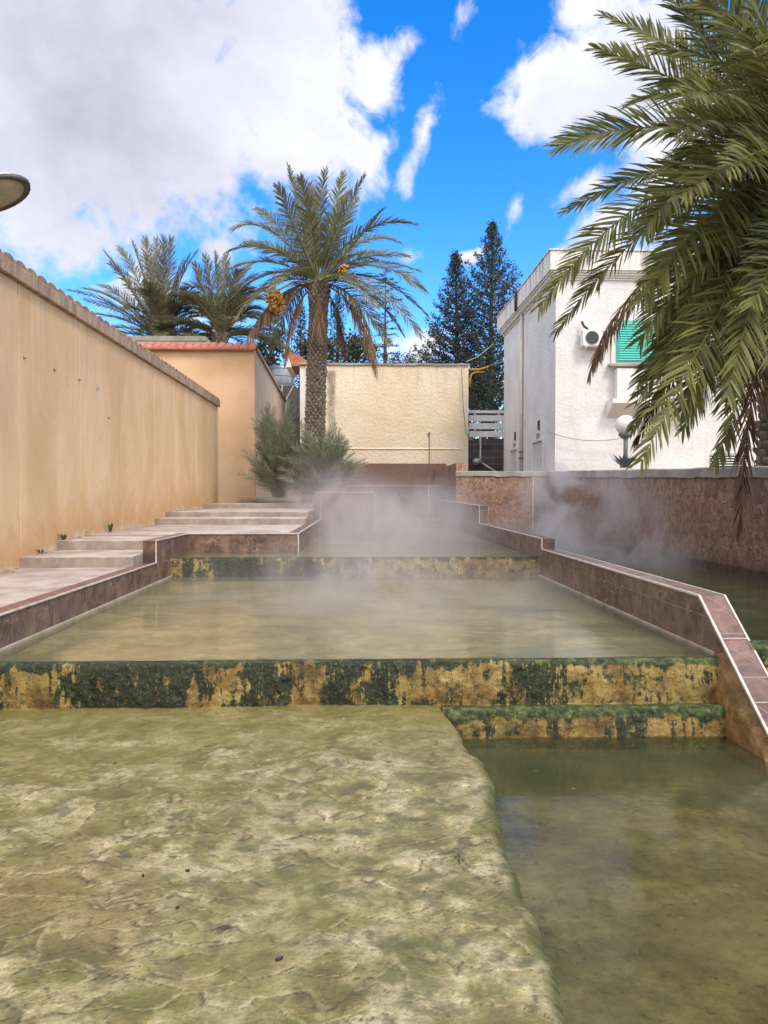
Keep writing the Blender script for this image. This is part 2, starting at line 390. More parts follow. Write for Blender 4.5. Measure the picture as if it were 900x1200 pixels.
def f_clad(nb, b):
    p = nb.pos(); uv, _ = axis_uv(nb); z = nb.sep(p)[2]
    wob = nb.vmath('ADD', uv, nb.vmath('MULTIPLY', nb.noisec(p, 5, 4), (.13, .13, 0)))
    e = nb.voro(wob, 5.2, 'DISTANCE_TO_EDGE'); cc = nb.sep(nb.voro(wob, 5.2, 'F1', 1, 'Color'))[0]
    c = nb.ramp(nb.noise(p, 8, 6, .7, .5), [(.36, (.12, .060, .037)), (.5, (.26, .138, .082)), (.64, (.41, .25, .155))])
    c = nb.mix(nb.mapr(cc, 0, 1, 0, .5), c, (.115, .055, .04))
    c = nb.mix(nb.math('MULTIPLY', nb.mapr(e, 0, .07, .6, 0), nb.mapr(nb.noise(p, 2.4, 4), .35, .6, .15, 1)), c, (.36, .235, .18))
    d = nb.noise(nb.comb(nb.math('MULTIPLY', nb.sep(uv)[0], 5), 0.0, nb.math('MULTIPLY', z, .5)), 1, 5, .65)
    c = nb.mix(nb.math('MULTIPLY', nb.mapr(d, .48, .66, 0, .8), nb.mapr(z, 1.5, 2.1, 0, 1)), c, (.40, .31, .25))
    c = nb.mix(nb.mapr(nb.math('ADD', z, nb.math('MULTIPLY', nb.noise(p, 3, 4), .3)), .6, .85, .6, 0), c, (.09, .055, .042))
    nb.put(b.inputs['Base Color'], c)
    h = nb.math('ADD', nb.mapr(e, 0, .06, 0, .6), nb.math('MULTIPLY', nb.noise(p, 16, 5, .6), .5))
    nb.put(b.inputs['Normal'], nb.bump(h, .7, .03))
M['clad'] = material('terracotta_stone_cladding', f_clad, rough=.7)

def f_platform(nb, b):
    p = nb.pos(); x, y, z = nb.sep(p)[0:3]
    q = nb.comb(x, y, 0.0)
    n1 = nb.noise(q, .8, 6, .6, .6); n2 = nb.noise(q, 3.6, 7, .62, .3); n3 = nb.noise(q, 17, 6, .72); n4 = nb.noise(q, 60, 4, .7)
    rim, foot, best = nb.attr('rim'), nb.attr('foot'), nb.attr('plate')
    c = nb.ramp(n2, [(.38, (.13, .112, .032)), (.45, (.245, .21, .075)), (.51, (.41, .35, .17)), (.59, (.57, .49, .30))])
    c = nb.mix(nb.mapr(n1, .49, .63, 0, .5), c, (.25, .225, .055))
    moss = nb.noise(nb.vmath('ADD', q, (7, 3, 0)), 3.4, 6, .62, .4)
    c = nb.mix(nb.mapr(moss, .55, .65, 0, .7), c, (.095, .12, .018))
    dk = nb.noise(nb.vmath('ADD', q, (1, 9, 0)), 6.5, 4, .55, .3)
    c = nb.mix(nb.mapr(dk, .53, .63, 0, .75), c, (.058, .062, .028))
    br = nb.noise(nb.vmath('ADD', q, (3, 1, 0)), .8, 5, .6, .3)
    c = nb.mix(nb.mapr(br, .53, .66, 0, .6), c, (.29, .185, .085))
    c = nb.mix(nb.mapr(n3, .36, .56, .55, 0), c, (.085, .075, .03))
    c = nb.mix(nb.mapr(n4, .50, .64, 0, .6), c, (.11, .095, .038))
    c = nb.mix(nb.mapr(best, .15, .8, .5, 0), c, (.15, .14, .045))
    c = nb.mix(nb.math('MULTIPLY', rim, nb.mapr(n3, .38, .62, .0, .62)), c, (.52, .45, .27))
    c = nb.mix(nb.math('MULTIPLY', foot, nb.mapr(n3, .4, .66, 1.0, .5)), c, (.050, .034, .014))  # shadow line under each plate rim, painted into the colour
    c = nb.mix(nb.math('MULTIPLY', nb.attr('moss'), nb.mapr(n3, .34, .56, .35, 1)), c, (.050, .062, .014))
    c = nb.mix(nb.mapr(y, 3.8, 5.6, 0, .7), c, (.17, .145, .04))
    nb.put(b.inputs['Base Color'], c)
    nb.put(b.inputs['Roughness'], nb.mapr(n3, .35, .65, .32, .62)); b.inputs['Specular IOR Level'].default_value = .4
    b.inputs['Coat Weight'].default_value = .12; b.inputs['Coat Roughness'].default_value = .15
    hh = nb.math('ADD', nb.math('MULTIPLY', best, .0), nb.math('ADD', nb.math('MULTIPLY', n3, .012), nb.math('ADD', nb.math('MULTIPLY', n4, .004), nb.math('MULTIPLY', n2, .03))))
    x_ = nb.n('ShaderNodeBump'); x_.inputs['Strength'].default_value = 1.0; x_.inputs['Distance'].default_value = 1.0; nb.put(x_.inputs['Height'], hh)
    nb.put(b.inputs['Normal'], x_.outputs[0])
    nb.put(b.inputs['Coat Normal'], nb.bump(nb.noise(nb.comb(nb.math('MULTIPLY', x, 5), nb.math('MULTIPLY', y, 10), 0.0), 1.0, 4, .6, .8), .35, .02))
M['platform'] = material('wet_travertine', f_platform, rough=.4)

def f_riser(nb, b):
    p = nb.pos(); x, y, z = nb.sep(p)[0:3]
    sv = nb.comb(nb.math('MULTIPLY', x, 1.0), 0.0, nb.math('MULTIPLY', z, .22))
    n = nb.noise(sv, 17, 7, .72, .15); nn = nb.noise(p, 34, 5, .7); n_l = nb.noise(p, 4, 5, .6)
    orange = nb.ramp(nb.noise(p, 6, 6, .66, .4), [(.36, (.11, .070, .018)), (.5, (.27, .165, .044)), (.64, (.39, .28, .10))])
    orange = nb.mix(nb.mapr(nb.noise(p, 3.0, 4), .45, .65, 0, .5), orange, (.36, .30, .075))
    dark = nb.ramp(nn, [(.38, (.005, .009, .004)), (.54, (.020, .030, .011)), (.68, (.09, .10, .038))])
    a = nb.math('ADD', nb.math('MULTIPLY', nb.attr('algae'), .95), nb.math('MULTIPLY', nb.math('SUBTRACT', n, .5), 3.4))
    a = nb.math('ADD', a, nb.math('MULTIPLY', nb.math('SUBTRACT', nn, .5), 1.9))
    c = nb.mix(nb.mapr(a, .36, .66, 0, 1, True), orange, dark)
    a = nb.math('ADD', a, nb.math('MULTIPLY', nb.math('SUBTRACT', nb.noise(p, 8, 6, .7, .5), .5), 2.4))
    c = nb.mix(nb.mapr(a, .36, .66, 0, 1, True), orange, dark)
    g = nb.math('ADD', nb.attr('moss'), nb.math('MULTIPLY', nb.math('SUBTRACT', n_l, .5), 1.2))
    c = nb.mix(nb.mapr(g, .4, .75, 0, .95, True), c, nb.ramp(nb.noise(p, 18, 5, .7), [(.36, (.008, .016, .005)), (.5, (.045, .07, .016)), (.64, (.16, .18, .048))]))
    nb.put(b.inputs['Base Color'], c)
    nb.put(b.inputs['Roughness'], nb.mapr(nn, .3, .7, .25, .6))
    nb.put(b.inputs['Normal'], nb.bump(nb.math('ADD', nb.math('MULTIPLY', n, .6), nn), .9, .025))
M['riser'] = material('algae_streaked_travertine', f_riser, rough=.45)

def f_floor(c0, c1, c2, green, gcol, speck=0.0):
    def fn(nb, b):
        p = nb.pos(); x, y, z = nb.sep(p)[0:3]
        q = nb.comb(nb.math('MULTIPLY', x, .8), y, 0.0)
        c = nb.ramp(nb.noise(q, 1.6, 8, .68, .25), [(.37, c0), (.5, c1), (.62, c2)])
        c = nb.mix(nb.mapr(nb.noise(p, 9, 7, .74), .45, .62, 0, .5), c, [k*.45 for k in c0])
        g = nb.math('ADD', nb.attr('moss'), nb.math('MULTIPLY', nb.math('SUBTRACT', nb.noise(q, 1.8, 6, .65, .6), .5), 1.3))
        c = nb.mix(nb.mapr(g, .32, .72, 0, green, True), c, gcol)
        if speck:
            c = nb.mix(nb.mapr(nb.noise(p, 26, 4, .65), .60, .68, 0, speck), c, (.02, .018, .012))
            c = nb.mix(nb.mapr(nb.voro(p, 3.4), .06, .03, 0, speck), c, (.35, .31, .22))
        nb.put(b.inputs['Base Color'], c)
        nb.put(b.inputs['Normal'], nb.bump(nb.noise(p, 14, 5, .65), .6, .03))
    return fn
M['floor_mid'] = material('silty_pool_floor', f_floor((.23, .19, .085), (.40, .33, .17), (.52, .43, .25), .8, (.085, .11, .045)), rough=.7)
M['floor_low'] = material('dark_silty_pool_floor', f_floor((.10, .076, .028), (.22, .17, .075), (.35, .275, .145), .9, (.032, .055, .017), .8), rough=.7)
M['floor_side'] = material('green_pool_floor', f_floor((.05, .055, .03), (.09, .10, .055), (.15, .15, .09), .9, (.03, .055, .02)), rough=.7)

def water_mat(name, tint, wave=.25, scale=5.0, stretch=.4, rough=.04, milk=0.0, milkc=(.4, .37, .25)):
    m = bpy.data.materials.new(name); m.use_nodes = True; nt = m.node_tree; nb = NB(nt)
    nt.nodes.remove(nt.nodes['Principled BSDF']); out = nt.nodes['Material Output']
    p = nb.pos(); x, y, z = nb.sep(p)[0:3]
    q = nb.comb(nb.math('MULTIPLY', x, stretch), y, 0.0)
    nrm = nb.bump(nb.math('ADD', nb.noise(q, scale, 4, .55, .8), nb.math('MULTIPLY', nb.noise(q, scale*4.5, 3, .5), .25)), wave, .03)
    t = nb.n('ShaderNodeBsdfTransparent'); t.inputs[0].default_value = tuple(tint)+(1,)
    df = nb.n('ShaderNodeBsdfDiffuse'); df.inputs[0].default_value = tuple(milkc)+(1,)
    body = nb.n('ShaderNodeMixShader'); nb.put(body.inputs[0], nb.mapr(nb.noise(q, 1.1, 5, .6, .8), .35, .65, milk*.5, milk*1.5)); nb.put(body.inputs[1], t.outputs[0]); nb.put(body.inputs[2], df.outputs[0])
    g = nb.n('ShaderNodeBsdfGlossy'); g.inputs['Roughness'].default_value = rough; nb.put(g.inputs['Normal'], nrm)
    fr = nb.n('ShaderNodeFresnel'); fr.inputs['IOR'].default_value = 1.33; nb.put(fr.inputs['Normal'], nrm)
    mx = nb.n('ShaderNodeMixShader'); nb.put(mx.inputs[0], fr.outputs[0]); nb.put(mx.inputs[1], body.outputs[0]); nb.put(mx.inputs[2], g.outputs[0])
    nb.put(out.inputs['Surface'], mx.outputs[0])
    return m
M['water'] = water_mat('shallow_warm_water', (.93, .93, .84), .13, 5.0, .45, .09, .20, (.36, .34, .22))
M['water_low'] = water_mat('clear_green_water', (.74, .78, .62), .07, 6.0, .7, .07, .12, (.24, .21, .12))
M['water_side'] = water_mat('green_pool_water', (.70, .78, .62), .15, 5.0, .4, .06)

def f_soil(nb, b):
    p = nb.pos()
    nb.put(b.inputs['Base Color'], nb.ramp(nb.noise(p, 2.2, 8, .68), [(.36, (.15, .115, .08)), (.5, (.25, .20, .14)), (.64, (.36, .30, .22))]))
    nb.put(b.inputs['Normal'], nb.bump(nb.noise(p, 9, 6, .65), .8, .06))
M['soil'] = material('dry_earth', f_soil, rough=.95)
M['crust'] = material('ochre_mineral_crust', lambda nb, b: (
    nb.put(b.inputs['Base Color'], nb.mix(nb.mapr(nb.noise(nb.pos(), 5, 5, .65), .5, .68, 0, .75), nb.ramp(nb.noise(nb.pos(), 11, 6, .7, .5), [(.3, (.17, .085, .026)), (.55, (.33, .185, .065)), (.75, (.46, .31, .13))]), (.085, .066, .028))),
    nb.put(b.inputs['Normal'], nb.bump(nb.noise(nb.pos(), 16, 6, .7), .9, .03))), rough=.6)

def leaf_mat(name, c_dark, c_light, trans=.25, rough=.45, spec=.4):
    m = bpy.data.materials.new(name); m.use_nodes = True; nt = m.node_tree; nb = NB(nt)
    b = nt.nodes['Principled BSDF']; out = nt.nodes['Material Output']
    c = nb.mix(nb.attr('tone'), c_dark, c_light)
    c = nb.mix(nb.mapr(nb.noise(nb.pos(), 1.7, 3), .4, .7, 0, .3), c, [k*.6 for k in c_dark])
    nb.put(b.inputs['Base Color'], c); b.inputs['Roughness'].default_value = rough; b.inputs['Specular IOR Level'].default_value = spec
    t = nb.n('ShaderNodeBsdfTranslucent'); nb.put(t.inputs[0], nb.mix(.5, c, c_light))
    mx = nb.n('ShaderNodeMixShader'); mx.inputs[0].default_value = trans
    nb.put(mx.inputs[1], b.outputs[0]); nb.put(mx.inputs[2], t.outputs[0]); nb.put(out.inputs['Surface'], mx.outputs[0])
    return m
M['frond'] = leaf_mat('date_palm_leaf', (.050, .060, .013), (.225, .225, .065), .28, .5, .25)
M['frond_grey'] = leaf_mat('grey_green_palm_leaf', (.075, .082, .036), (.225, .215, .115), .25, .55, .25)
M['frond_far'] = leaf_mat('far_palm_leaf', (.10, .10, .048), (.27, .25, .145), .25, .55, .25)
M['frond_bush'] = leaf_mat('young_palm_leaf', (.115, .13, .075), (.32, .33, .22), .25, .55, .25)
M['frond_dead'] = leaf_mat('dry_palm_leaf', (.10, .055, .032), (.30, .19, .115), .15, .7, .2)
M['frond_dark'] = leaf_mat('dark_dry_leaf', (.030, .017, .013), (.105, .055, .038), .1, .7, .2)
M['rachis'] = material('palm_rachis', f_plain((.13, .11, .04), (.25, .20, .085), 4), rough=.6)
M['conifer'] = leaf_mat('conifer_leaf', (.022, .032, .028), (.075, .092, .076), .1, .7, .2)
M['broadleaf'] = leaf_mat('broad_tree_leaf', (.020, .026, .012), (.085, .088, .040), .15, .6, .3)
M['autumn'] = leaf_mat('bare_shrub_twig', (.06, .05, .035), (.15, .12, .085), .1, .7, .2)
M['weed'] = leaf_mat('weed_leaf', (.05, .075, .02), (.12, .16, .05), .2, .6, .3)
M['bark'] = material('brown_bark', f_plain((.06, .042, .03), (.15, .11, .08), 6, 14, .9, .04), rough=.9)
def f_ptrunk(nb, b):
    p = nb.pos()
    c = nb.mix(nb.attr('tone'), (.085, .062, .045), (.33, .27, .215))
    c = nb.mix(nb.mapr(nb.noise(p, 9, 5, .7), .4, .7, 0, .5), c, (.10, .078, .06))
    nb.put(b.inputs['Base Color'], c); nb.put(b.inputs['Normal'], nb.bump(nb.noise(p, 30, 4), .6, .02))
M['ptrunk'] = material('palm_trunk_boots', f_ptrunk, rough=.9)
M['dates'] = material('orange_dates', f_plain((.34, .15, .02), (.52, .27, .05), 12), rough=.5)

M['pvc'] = material('cream_plastic_pipe', f_plain((.55, .48, .40), (.66, .60, .52), 3), rough=.5)
M['black'] = material('black_rubber_cable', f_plain((.012, .012, .012), (.03, .03, .03), 8), rough=.6)
M['grey_cable'] = material('grey_cable', f_plain((.22, .19, .17), (.34, .30, .27), 8), rough=.6)
M['yellow'] = material('yellow_gas_pipe', f_plain((.50, .25, .02), (.62, .34, .04), 6), rough=.5)
M['metal'] = material('galvanised_metal', f_plain((.22, .235, .25), (.38, .40, .42), 2), rough=.4, metal=.6)
M['pole'] = material('grey_painted_steel', f_plain((.10, .10, .105), (.18, .18, .18), 6), rough=.5)
M['globe'] = material('milky_globe', f_plain((.74, .69, .66), (.80, .76, .73), 5), rough=.25)
M['white_plastic'] = material('white_plastic', f_plain((.62, .60, .57), (.74, .72, .69), 4), rough=.45)
M['blue'] = material('blue_sticker', color=(.03, .22, .75), rough=.4)
M['dark'] = material('dark_opening', f_plain((.012, .012, .014), (.03, .028, .028), 4), rough=.6)
M['door'] = material('grey_white_door', f_plain((.46, .46, .47), (.56, .56, .57), 3), rough=.5)
M['shutter'] = material('turquoise_shutter', f_plain((.005, .36, .30), (.012, .47, .40), 5), rough=.5)
M['white_paint'] = material('white_painted_metal', f_plain((.62, .60, .58), (.78, .76, .74), 3), rough=.5)
def f_block(nb, b):
    uv, p = axis_uv(nb)
    br = nb.n('ShaderNodeTexBrick'); nb.put(br.inputs['Vector'], uv); br.inputs['Scale'].default_value = 1
    br.inputs['Brick Width'].default_value = .8; br.inputs['Row Height'].default_value = .3; br.inputs['Mortar Size'].default_value = .02
    for k, q in (('Color1', (.055, .045, .042, 1)), ('Color2', (.10, .08, .072, 1)), ('Mortar', (.15, .125, .11, 1))): br.inputs[k].default_value = q
    nb.put(b.inputs['Base Color'], nb.mix(nb.mapr(nb.noise(p, 2, 5), .4, .7, 0, .5), br.outputs['Color'], (.06, .05, .048)))
    nb.put(b.inputs['Normal'], nb.bump(nb.math('SUBTRACT', nb.noise(p, 14, 4), br.outputs['Fac']), .6, .03))
M['block'] = material('dark_block_masonry', f_block, rough=.9)
M['dark_rim'] = material('dark_lamp_rim', f_plain((.03, .028, .026), (.07, .066, .06), 8), rough=.5)
M['lens'] = material('dusty_lamp_glass', f_plain((.26, .245, .17), (.40, .38, .28), 4), rough=.25)
M['lamp_shell'] = material('lamp_shell', f_plain((.68, .66, .62), (.80, .78, .74), 5), rough=.45)
M['pebble'] = material('dark_fallen_leaf', f_plain((.022, .017, .012), (.06, .045, .028), 20), rough=.6)
#STRUCTURE

# ================================================================== SETTING
def ground_z(x, y):
    if y > 33.5: return 2.8 + min(1.3, (y-33.5)*.35) + max(0, y-60)*.01
    if x > 5.95: return 1.62 + .026*max(min(y, 40), 0)
    if x < -4.7: return .2 + max(0, min(y, 33))*.035
    return -.95
xs = [-600, -150, -40, -12, -4.78, -4.66, -2, 0, 2, 4, 5.93, 6.03, 9, 14, 40, 150, 600]
ys = [-500, -100, -30, -8, 0, 6, 12, 18, 24, 30, 33.4, 33.6, 36, 38, 45, 60, 120, 300, 700]
g = MB(); X, Y = np.meshgrid(xs, ys)
g.grid(X, Y, np.vectorize(ground_z)(X, Y).astype(float)); struct(g.build('ground', M['soil']))

cl = lambda v: np.clip(v, 0, 1)
# ---- the lower travertine shelf with its tiny terraces
rows = np.concatenate([np.arange(-5, 1.9, .12), np.arange(1.9, 3.3, .007), np.arange(3.3, 5.66, .010)])
xe = .65
cols = np.concatenate([np.arange(-6.0, -3.4, .12), np.arange(-3.4, -1.5, .0115), np.arange(-1.5, xe-.05, .0085), np.linspace(xe-.05, xe, 12)])
X, Y = np.meshgrid(cols, rows)
H = np.zeros_like(X); rim = np.zeros_like(X); foot = np.zeros_like(X)
for (ang, sp, A, kv, fv, seed) in ((4, .42, .0105, .36, 2.3, 3), (-9, .31, .0094, .28, 2.9, 40), (11, .24, .0082, .23, 3.6, 71), (-4, .15, .0062, .15, 5.4, 120), (7, .10, .0045, .09, 8.5, 160)):
    base = X*math.sin(R(ang)) + Y*math.cos(R(ang)); qx, qy = X*.85, Y
    wx = .22*(fbm(qx*2.6, qy*2.6, seed+31, 4)-.5); wy = .22*(fbm(qx*2.6+9, qy*2.6, seed+32, 4)-.5)
    wv = -kv*1.15*worley((qx+wx)*fv, (qy+wy)*fv, seed+3) + sp*.8*(fbm(qx*1.0, qy*1.2, seed, 2)-.5)*2 + .020*(fbm(qx*9, qy*9, seed+13, 3)-.5)*2
    sv = (base + wv)/sp; f = sv - np.floor(sv)
    m = cl((fbm(X*2.1, Y*2.1, seed+21, 3)-.43)*6)
    h = A*m*(1-f)**1.2; r_ = cl(1-np.abs(f*sp-.012)/.009)*m; d_ = np.maximum(cl(1.5-(1-f)*sp/.011), cl(1.5-f*sp/.005))*m
    up = h > H; rim = np.where(up, r_, rim*.999); foot = np.maximum(foot*np.where(up, .35, 1), d_*np.where(up | (h > H*.55), 1, .25)); H = np.maximum(H, h)
def soft(a):
    b = a.copy(); b[1:-1, 1:-1] = (a[1:-1, 1:-1]*4 + a[:-2, 1:-1]*2 + a[2:, 1:-1]*2 + a[1:-1, :-2]*2 + a[1:-1, 2:]*2 + a[:-2, :-2] + a[2:, 2:] + a[:-2, 2:] + a[2:, :-2])/16
    return b
H = soft(soft(H))
plate = H/.0105
Z = H - .006 + (fbm(X*1.1, Y*1.1, 90, 3)-.5)*.055 + (fbm(X*4, Y*4, 93, 4)-.5)*.012 + (fbm(X*14, Y*14, 95, 4)-.5)*.010
edge = np.interp(Y, [2.0, 2.25, 2.9, 3.3, 4.28, 4.8, 5.5], [-.01, .0, .03, .03, .10, .05, -.02]) + .030*(fbm(Y*2.1, Y*0+3, 5, 3)-.5)*2 + .024*(fbm(Y*8, Y*0+8, 6, 4)-.5)*2
tE = np.clip((X-(xe-.5))/.5, 0, 1)
Xd = X + edge*tE
lip = np.clip((X-(xe-.06))/.06, 0, 1)
Z = Z*(1-.3*lip) - .032*lip**2.2 - .02*lip*(fbm(Y*11, X*3, 19, 3)-.3)
back_t = np.clip((Y-5.35)/.25, 0, 1); Z = Z*(1-back_t*.6)
moss = np.clip(lip*1.0 + np.clip((X-(xe-.14))/.14, 0, 1)*.35, 0, 1)*np.clip((fbm(Y*2.2, X*2, 11, 4)-.36)*5, 0, 1)
g = MB(); g.grid(Xd, Y, Z, moss=moss, rim=rim, foot=foot, plate=plate)
# the drop into the deeper pool, hung from the same edge
zz = np.linspace(0, 1, 26)[:, None]
Xs = np.repeat(Xd[:, -1][None, :], 26, 0) + .030*np.sin(zz*2.2) + .04*(fbm(np.repeat(rows[None, :], 26, 0)*5, zz*6+0*rows[None, :], 15, 3)-.5)*np.clip(zz*4, 0, 1) - .05*zz
Ys = np.repeat(rows[None, :], 26, 0); Zs = np.repeat(Z[:, -1][None, :], 26, 0)*(1-zz) + (-.62)*zz
g.grid(Xs, Ys, Zs, flip=False, moss=np.clip(.85-zz*.6, 0, 1)*np.ones_like(Xs)*np.clip((fbm(Ys*2, zz*3+0*Ys, 12, 3)-.25)*2.5, .1, 1))
struct(g.build('travertine_shelf', M['platform'], smooth=True))
SHELF = (cols.copy(), rows.copy(), Z.copy())

# ---- pool floors and water
def floor(x0, x1, y0, y1, z, mat, mossf, amp=.02, nx=60, ny=80, seed=1):
    X, Y = np.meshgrid(np.linspace(x0, x1, nx), np.linspace(y0, y1, ny))
    Z = z + amp*(fbm(X*1.3, Y*1.3, seed, 4)-.5)*2
    g = MB(); g.grid(X, Y, Z, moss=mossf(X, Y)); return struct(g.build('pool_floor', mat, smooth=True))
cl = lambda v: np.clip(v, 0, 1)
floor(xe-.2, 3.05, -5, 5.5, -.285, M['floor_low'], lambda X, Y: cl(cl((Y-3.9)/1.3)*.95 + cl((X-2.2)/.8)*.4 + cl((.95-X)/.3)*.25), seed=2)
floor(-2.9, 2.82, 5.72, 11.5, .29, M['floor_mid'], lambda X, Y: cl(cl((6.5-Y)/.8)*.75 + cl((X-.9)/1.9)*.85 + cl((-2.3-X)/.5)*.25 + .25*np.exp(-((Y-8.4)/.28)**2)), .025, seed=3)
floor(-2.9, 2.82, 11.6, 25.6, .60, M['floor_mid'], lambda X, Y: cl((X-1)/2)*.4+.1, seed=4)
floor(2.95, 5.95, 5.75, 23.1, .36, M['floor_side'], lambda X, Y: cl((7-Y)/1.2)+.2, seed=5)
floor(2.95, 5.95, -5, 5.75, -.35, M['floor_low'], lambda X, Y: X*0+.3, seed=6)
floor(.3, 2.82, 25.6, 27.2, .80, M['floor_mid'], lambda X, Y: X*0+.1, seed=7)
def water(x0, x1, y0, y1, z, mat, amp=.0, n=2):
    g = MB(); g.add([(x0, y0, z), (x1, y0, z), (x1, y1, z), (x0, y1, z)], [(0, 1, 2, 3)]); return struct(g.build('water', mat))
water(xe-.25, 2.86, -5, 5.52, -.20, M['water_low'])
water(-2.89, 2.81, 5.66, 11.46, .342, M['water'])
water(-2.89, 2.81, 11.44, 25.55, .642, M['water'])
water(.38, 2.81, 25.5, 27.1, .815, M['water'])
water(2.98, 5.92, 5.62, 23.05, .48, M['water_side'])
water(2.98, 5.92, -5, 5.6, -.18, M['water_side'])

# ---- cascade steps between the pools
def riser(x0, x1, Yf, z0, z1, zones, label, moss_top=.3, moss_x=None, seed=0, bulge=.03, depth=.40, res=.014, cat='pool step', wav=.03, foot_moss=0.0):
    nx = int((x1-x0)/res); H = z1-z0
    xv = np.linspace(x0, x1, nx)
    prof = [(depth, -.075), (depth*.5, -.04), (.14, -.014), (.08, -.004), (.045, -.001), (.022, -.006), (.008, -.018), (0, -.035)]
    nface = max(8, int(H/.012))
    for i in range(1, nface+1): prof.append((-.012*math.sin(math.pi*i/nface) - .02*(i/nface), -.035 - (H-.035)*i/nface))
    prof += [(-.06, -H-.015), (-.11, -H-.05), (-.12, -H-.3)]
    pr = np.array(prof); nr = len(pr)
    Xg = np.repeat(xv[None, :], nr, 0); U = pr[:, 0][:, None]; Zr = pr[:, 1][:, None]
    face = cl((np.arange(nr)-3)/5)[:, None]
    disp = (bulge*(fbm(Xg*2.6, Zr*2+seed, seed+1, 3)-.5)*2 + .018*(fbm(Xg*13, Zr*5, seed+2, 3)-.5)*2 + .010*(fbm(Xg*34, Zr*24, seed+3, 2)-.5)*2)*face
    Yg = Yf + U + disp + wav*(fbm(Xg*.7, Xg*0+seed, seed+5, 2)-.5)*2
    Zg = z1 + Zr + .010*(fbm(Xg*8, U*6, seed+6, 3)-.5)*2*(1-.5*face)
    wob = (fbm(Xg*4.5, Zr*5+seed, seed, 4)-.5)*.55 + (fbm(Xg*22, Zr*2.5+seed, seed+9, 2)-.5)*.12
    alg = np.full(Xg.shape, .24) + .22*(fbm(Xg*10, Zr*3, seed+12, 3)-.5)
    for (a, b, k) in zones: alg = np.maximum(alg, (.30+k*(.72+.45*(fbm(Xg*3.1, Zr*4, seed+14, 3)-.38)))*cl((Xg+wob-a+.13)/.30)*cl((b-Xg-wob+.13)/.30))
    topm = np.clip((pr[:, 0]+.012)/.03, 0, 1)[:, None]
    alg = np.maximum(alg, .95*cl((Zr+(.02+.11*fbm(Xg*9, Xg*0, seed+16, 3))*H/.34)/.05)*(Zr > -.2))
    mo = topm*moss_top*np.ones_like(Xg) + (1.1*cl((-.20-Zg)/.02) if z0 < -.3 else 0) + (foot_moss*np.exp(-((Zr+H)/.05)**2))
    if moss_x: mo = mo + moss_x(Xg, Zr)
    g = MB(); g.grid(Xg, Yg, Zg, flip=True, algae=alg, moss=mo)
    return tag(g.build('pool_step', M['riser'], smooth=True), label, cat)
def zx(d, *px): return [(((a-450)/F + .0333)*d, ((b-450)/F + .0333)*d, k) for a, b, k in px]
riser(-2.88, 2.80, 5.62, 0.0, .34, zx(5.65, (8, 26, .8), (55, 72, .5), (72, 92, .75), (90, 240, 1), (268, 342, 1), (372, 440, 1), (430, 496, .85), (545, 556, .55), (598, 664, .78), (676, 690, .5), (726, 742, .75), (836, 850, .9)),
      'long algae streaked step, dark green and ochre, across the front pool', moss_top=.42, moss_x=lambda X, Z: cl((X-.6)/1.6)*.45*np.exp(-((Z+.03)/.05)**2) + .12*(Z > -.05), seed=11, foot_moss=.25)
riser(.62, 2.83, 5.44, -.45, .015, zx(5.45, (626, 668, .95), (722, 765, 1), (545, 556, .6), (800, 812, .5), (838, 850, .7)),
      'short mossy ledge with two dark streaks, above the deeper green pool', moss_top=.62, moss_x=lambda X, Z: .5*np.exp(-((Z+.05)/.06)**2) + cl((.85-X)/.15)*.55, seed=23, depth=.28, wav=.02)
riser(-2.88, 2.80, 11.42, .34, .64, zx(11.42, (206, 240, .8), (240, 330, 1), (330, 384, .95), (384, 440, .55)),
      'second step, dark at its left half and orange at its right, below the steam', moss_top=.3, seed=37, res=.02, wav=.03)
riser(.38, 2.80, 25.5, .64, .815, zx(25.5, (455, 470, .6)), 'farthest low orange step at the head of the channel', moss_top=.0, seed=41, res=.05, depth=.3)
riser(3.0, 5.9, 5.55, -.45, .48, [(3.0, 3.4, .2), (4.4, 4.8, .8)], 'yellow step with a green mossy lip beyond the low wall at the right', moss_top=.6, moss_x=lambda X, Z: .55*np.exp(-((Z+.03)/.05)**2), seed=53, res=.03)

# ---- path and its steps
def slab(g, x0, x1, y0, y1, z0, z1, seed=0):
    """a cast slab whose nosing and edges are a little uneven"""
    nx = max(3, int((x1-x0)/.08)); xv = np.linspace(x0, x1, nx)
    e = .014*(fbm(xv*2.2, xv*0+seed, seed, 4)-.5)*2; t = .008*(fbm(xv*3, xv*0+seed+4, seed+3, 3)-.5)*2
    P_ = [(y0, z0, 1, 0), (y0, z1-.012, 1, 1), (y0+.012, z1, 1, 1), (y0+.25, z1, .2, .3), (y1, z1, 0, 0), (y1, z0, 0, 0)]
    Xg = np.repeat(xv[None, :], len(P_), 0)
    Yg = np.array([p[0]+e*p[2] for p in P_]); Zg = np.array([p[1]+t*p[3] for p in P_])
    g.grid(Xg, Yg, Zg, flip=False)
    for j in (0, -1): q = list(zip(Xg[:, j], Yg[:, j], Zg[:, j])); g.add(q, [tuple(range(len(q)))])
    return g
PX = -4.58
g = MB(); slab(g, PX-.03, -3.05, -5, 10.3, -.6, .615, 1)
struct(g.build('path', M['concrete']))
st = thing('stone_stairs', 'pale concrete stairs climbing beside the ochre wall to the planting bed', 'stairs', ((PX-3.06)/2, 10.15, .615))
for (x1, y0, y1, z0, z1, sd_) in ((-3.062, 10.15, 11.40, .30, .765, 2), (-3.062, 11.38, 12.6, .30, .915, 3), (-1.215, 12.70, 16.9, .30, .928, 4), (-1.215, 16.8, 17.75, .5, 1.075, 5), (-1.215, 17.7, 22.1, .5, 1.20, 6), (-1.215, 22.0, 23.5, .6, 1.34, 7)):
    slab(MB_ := MB(), PX-.03, x1, y0, y1, z0, z1, sd_).build('step', M['concrete'], st)
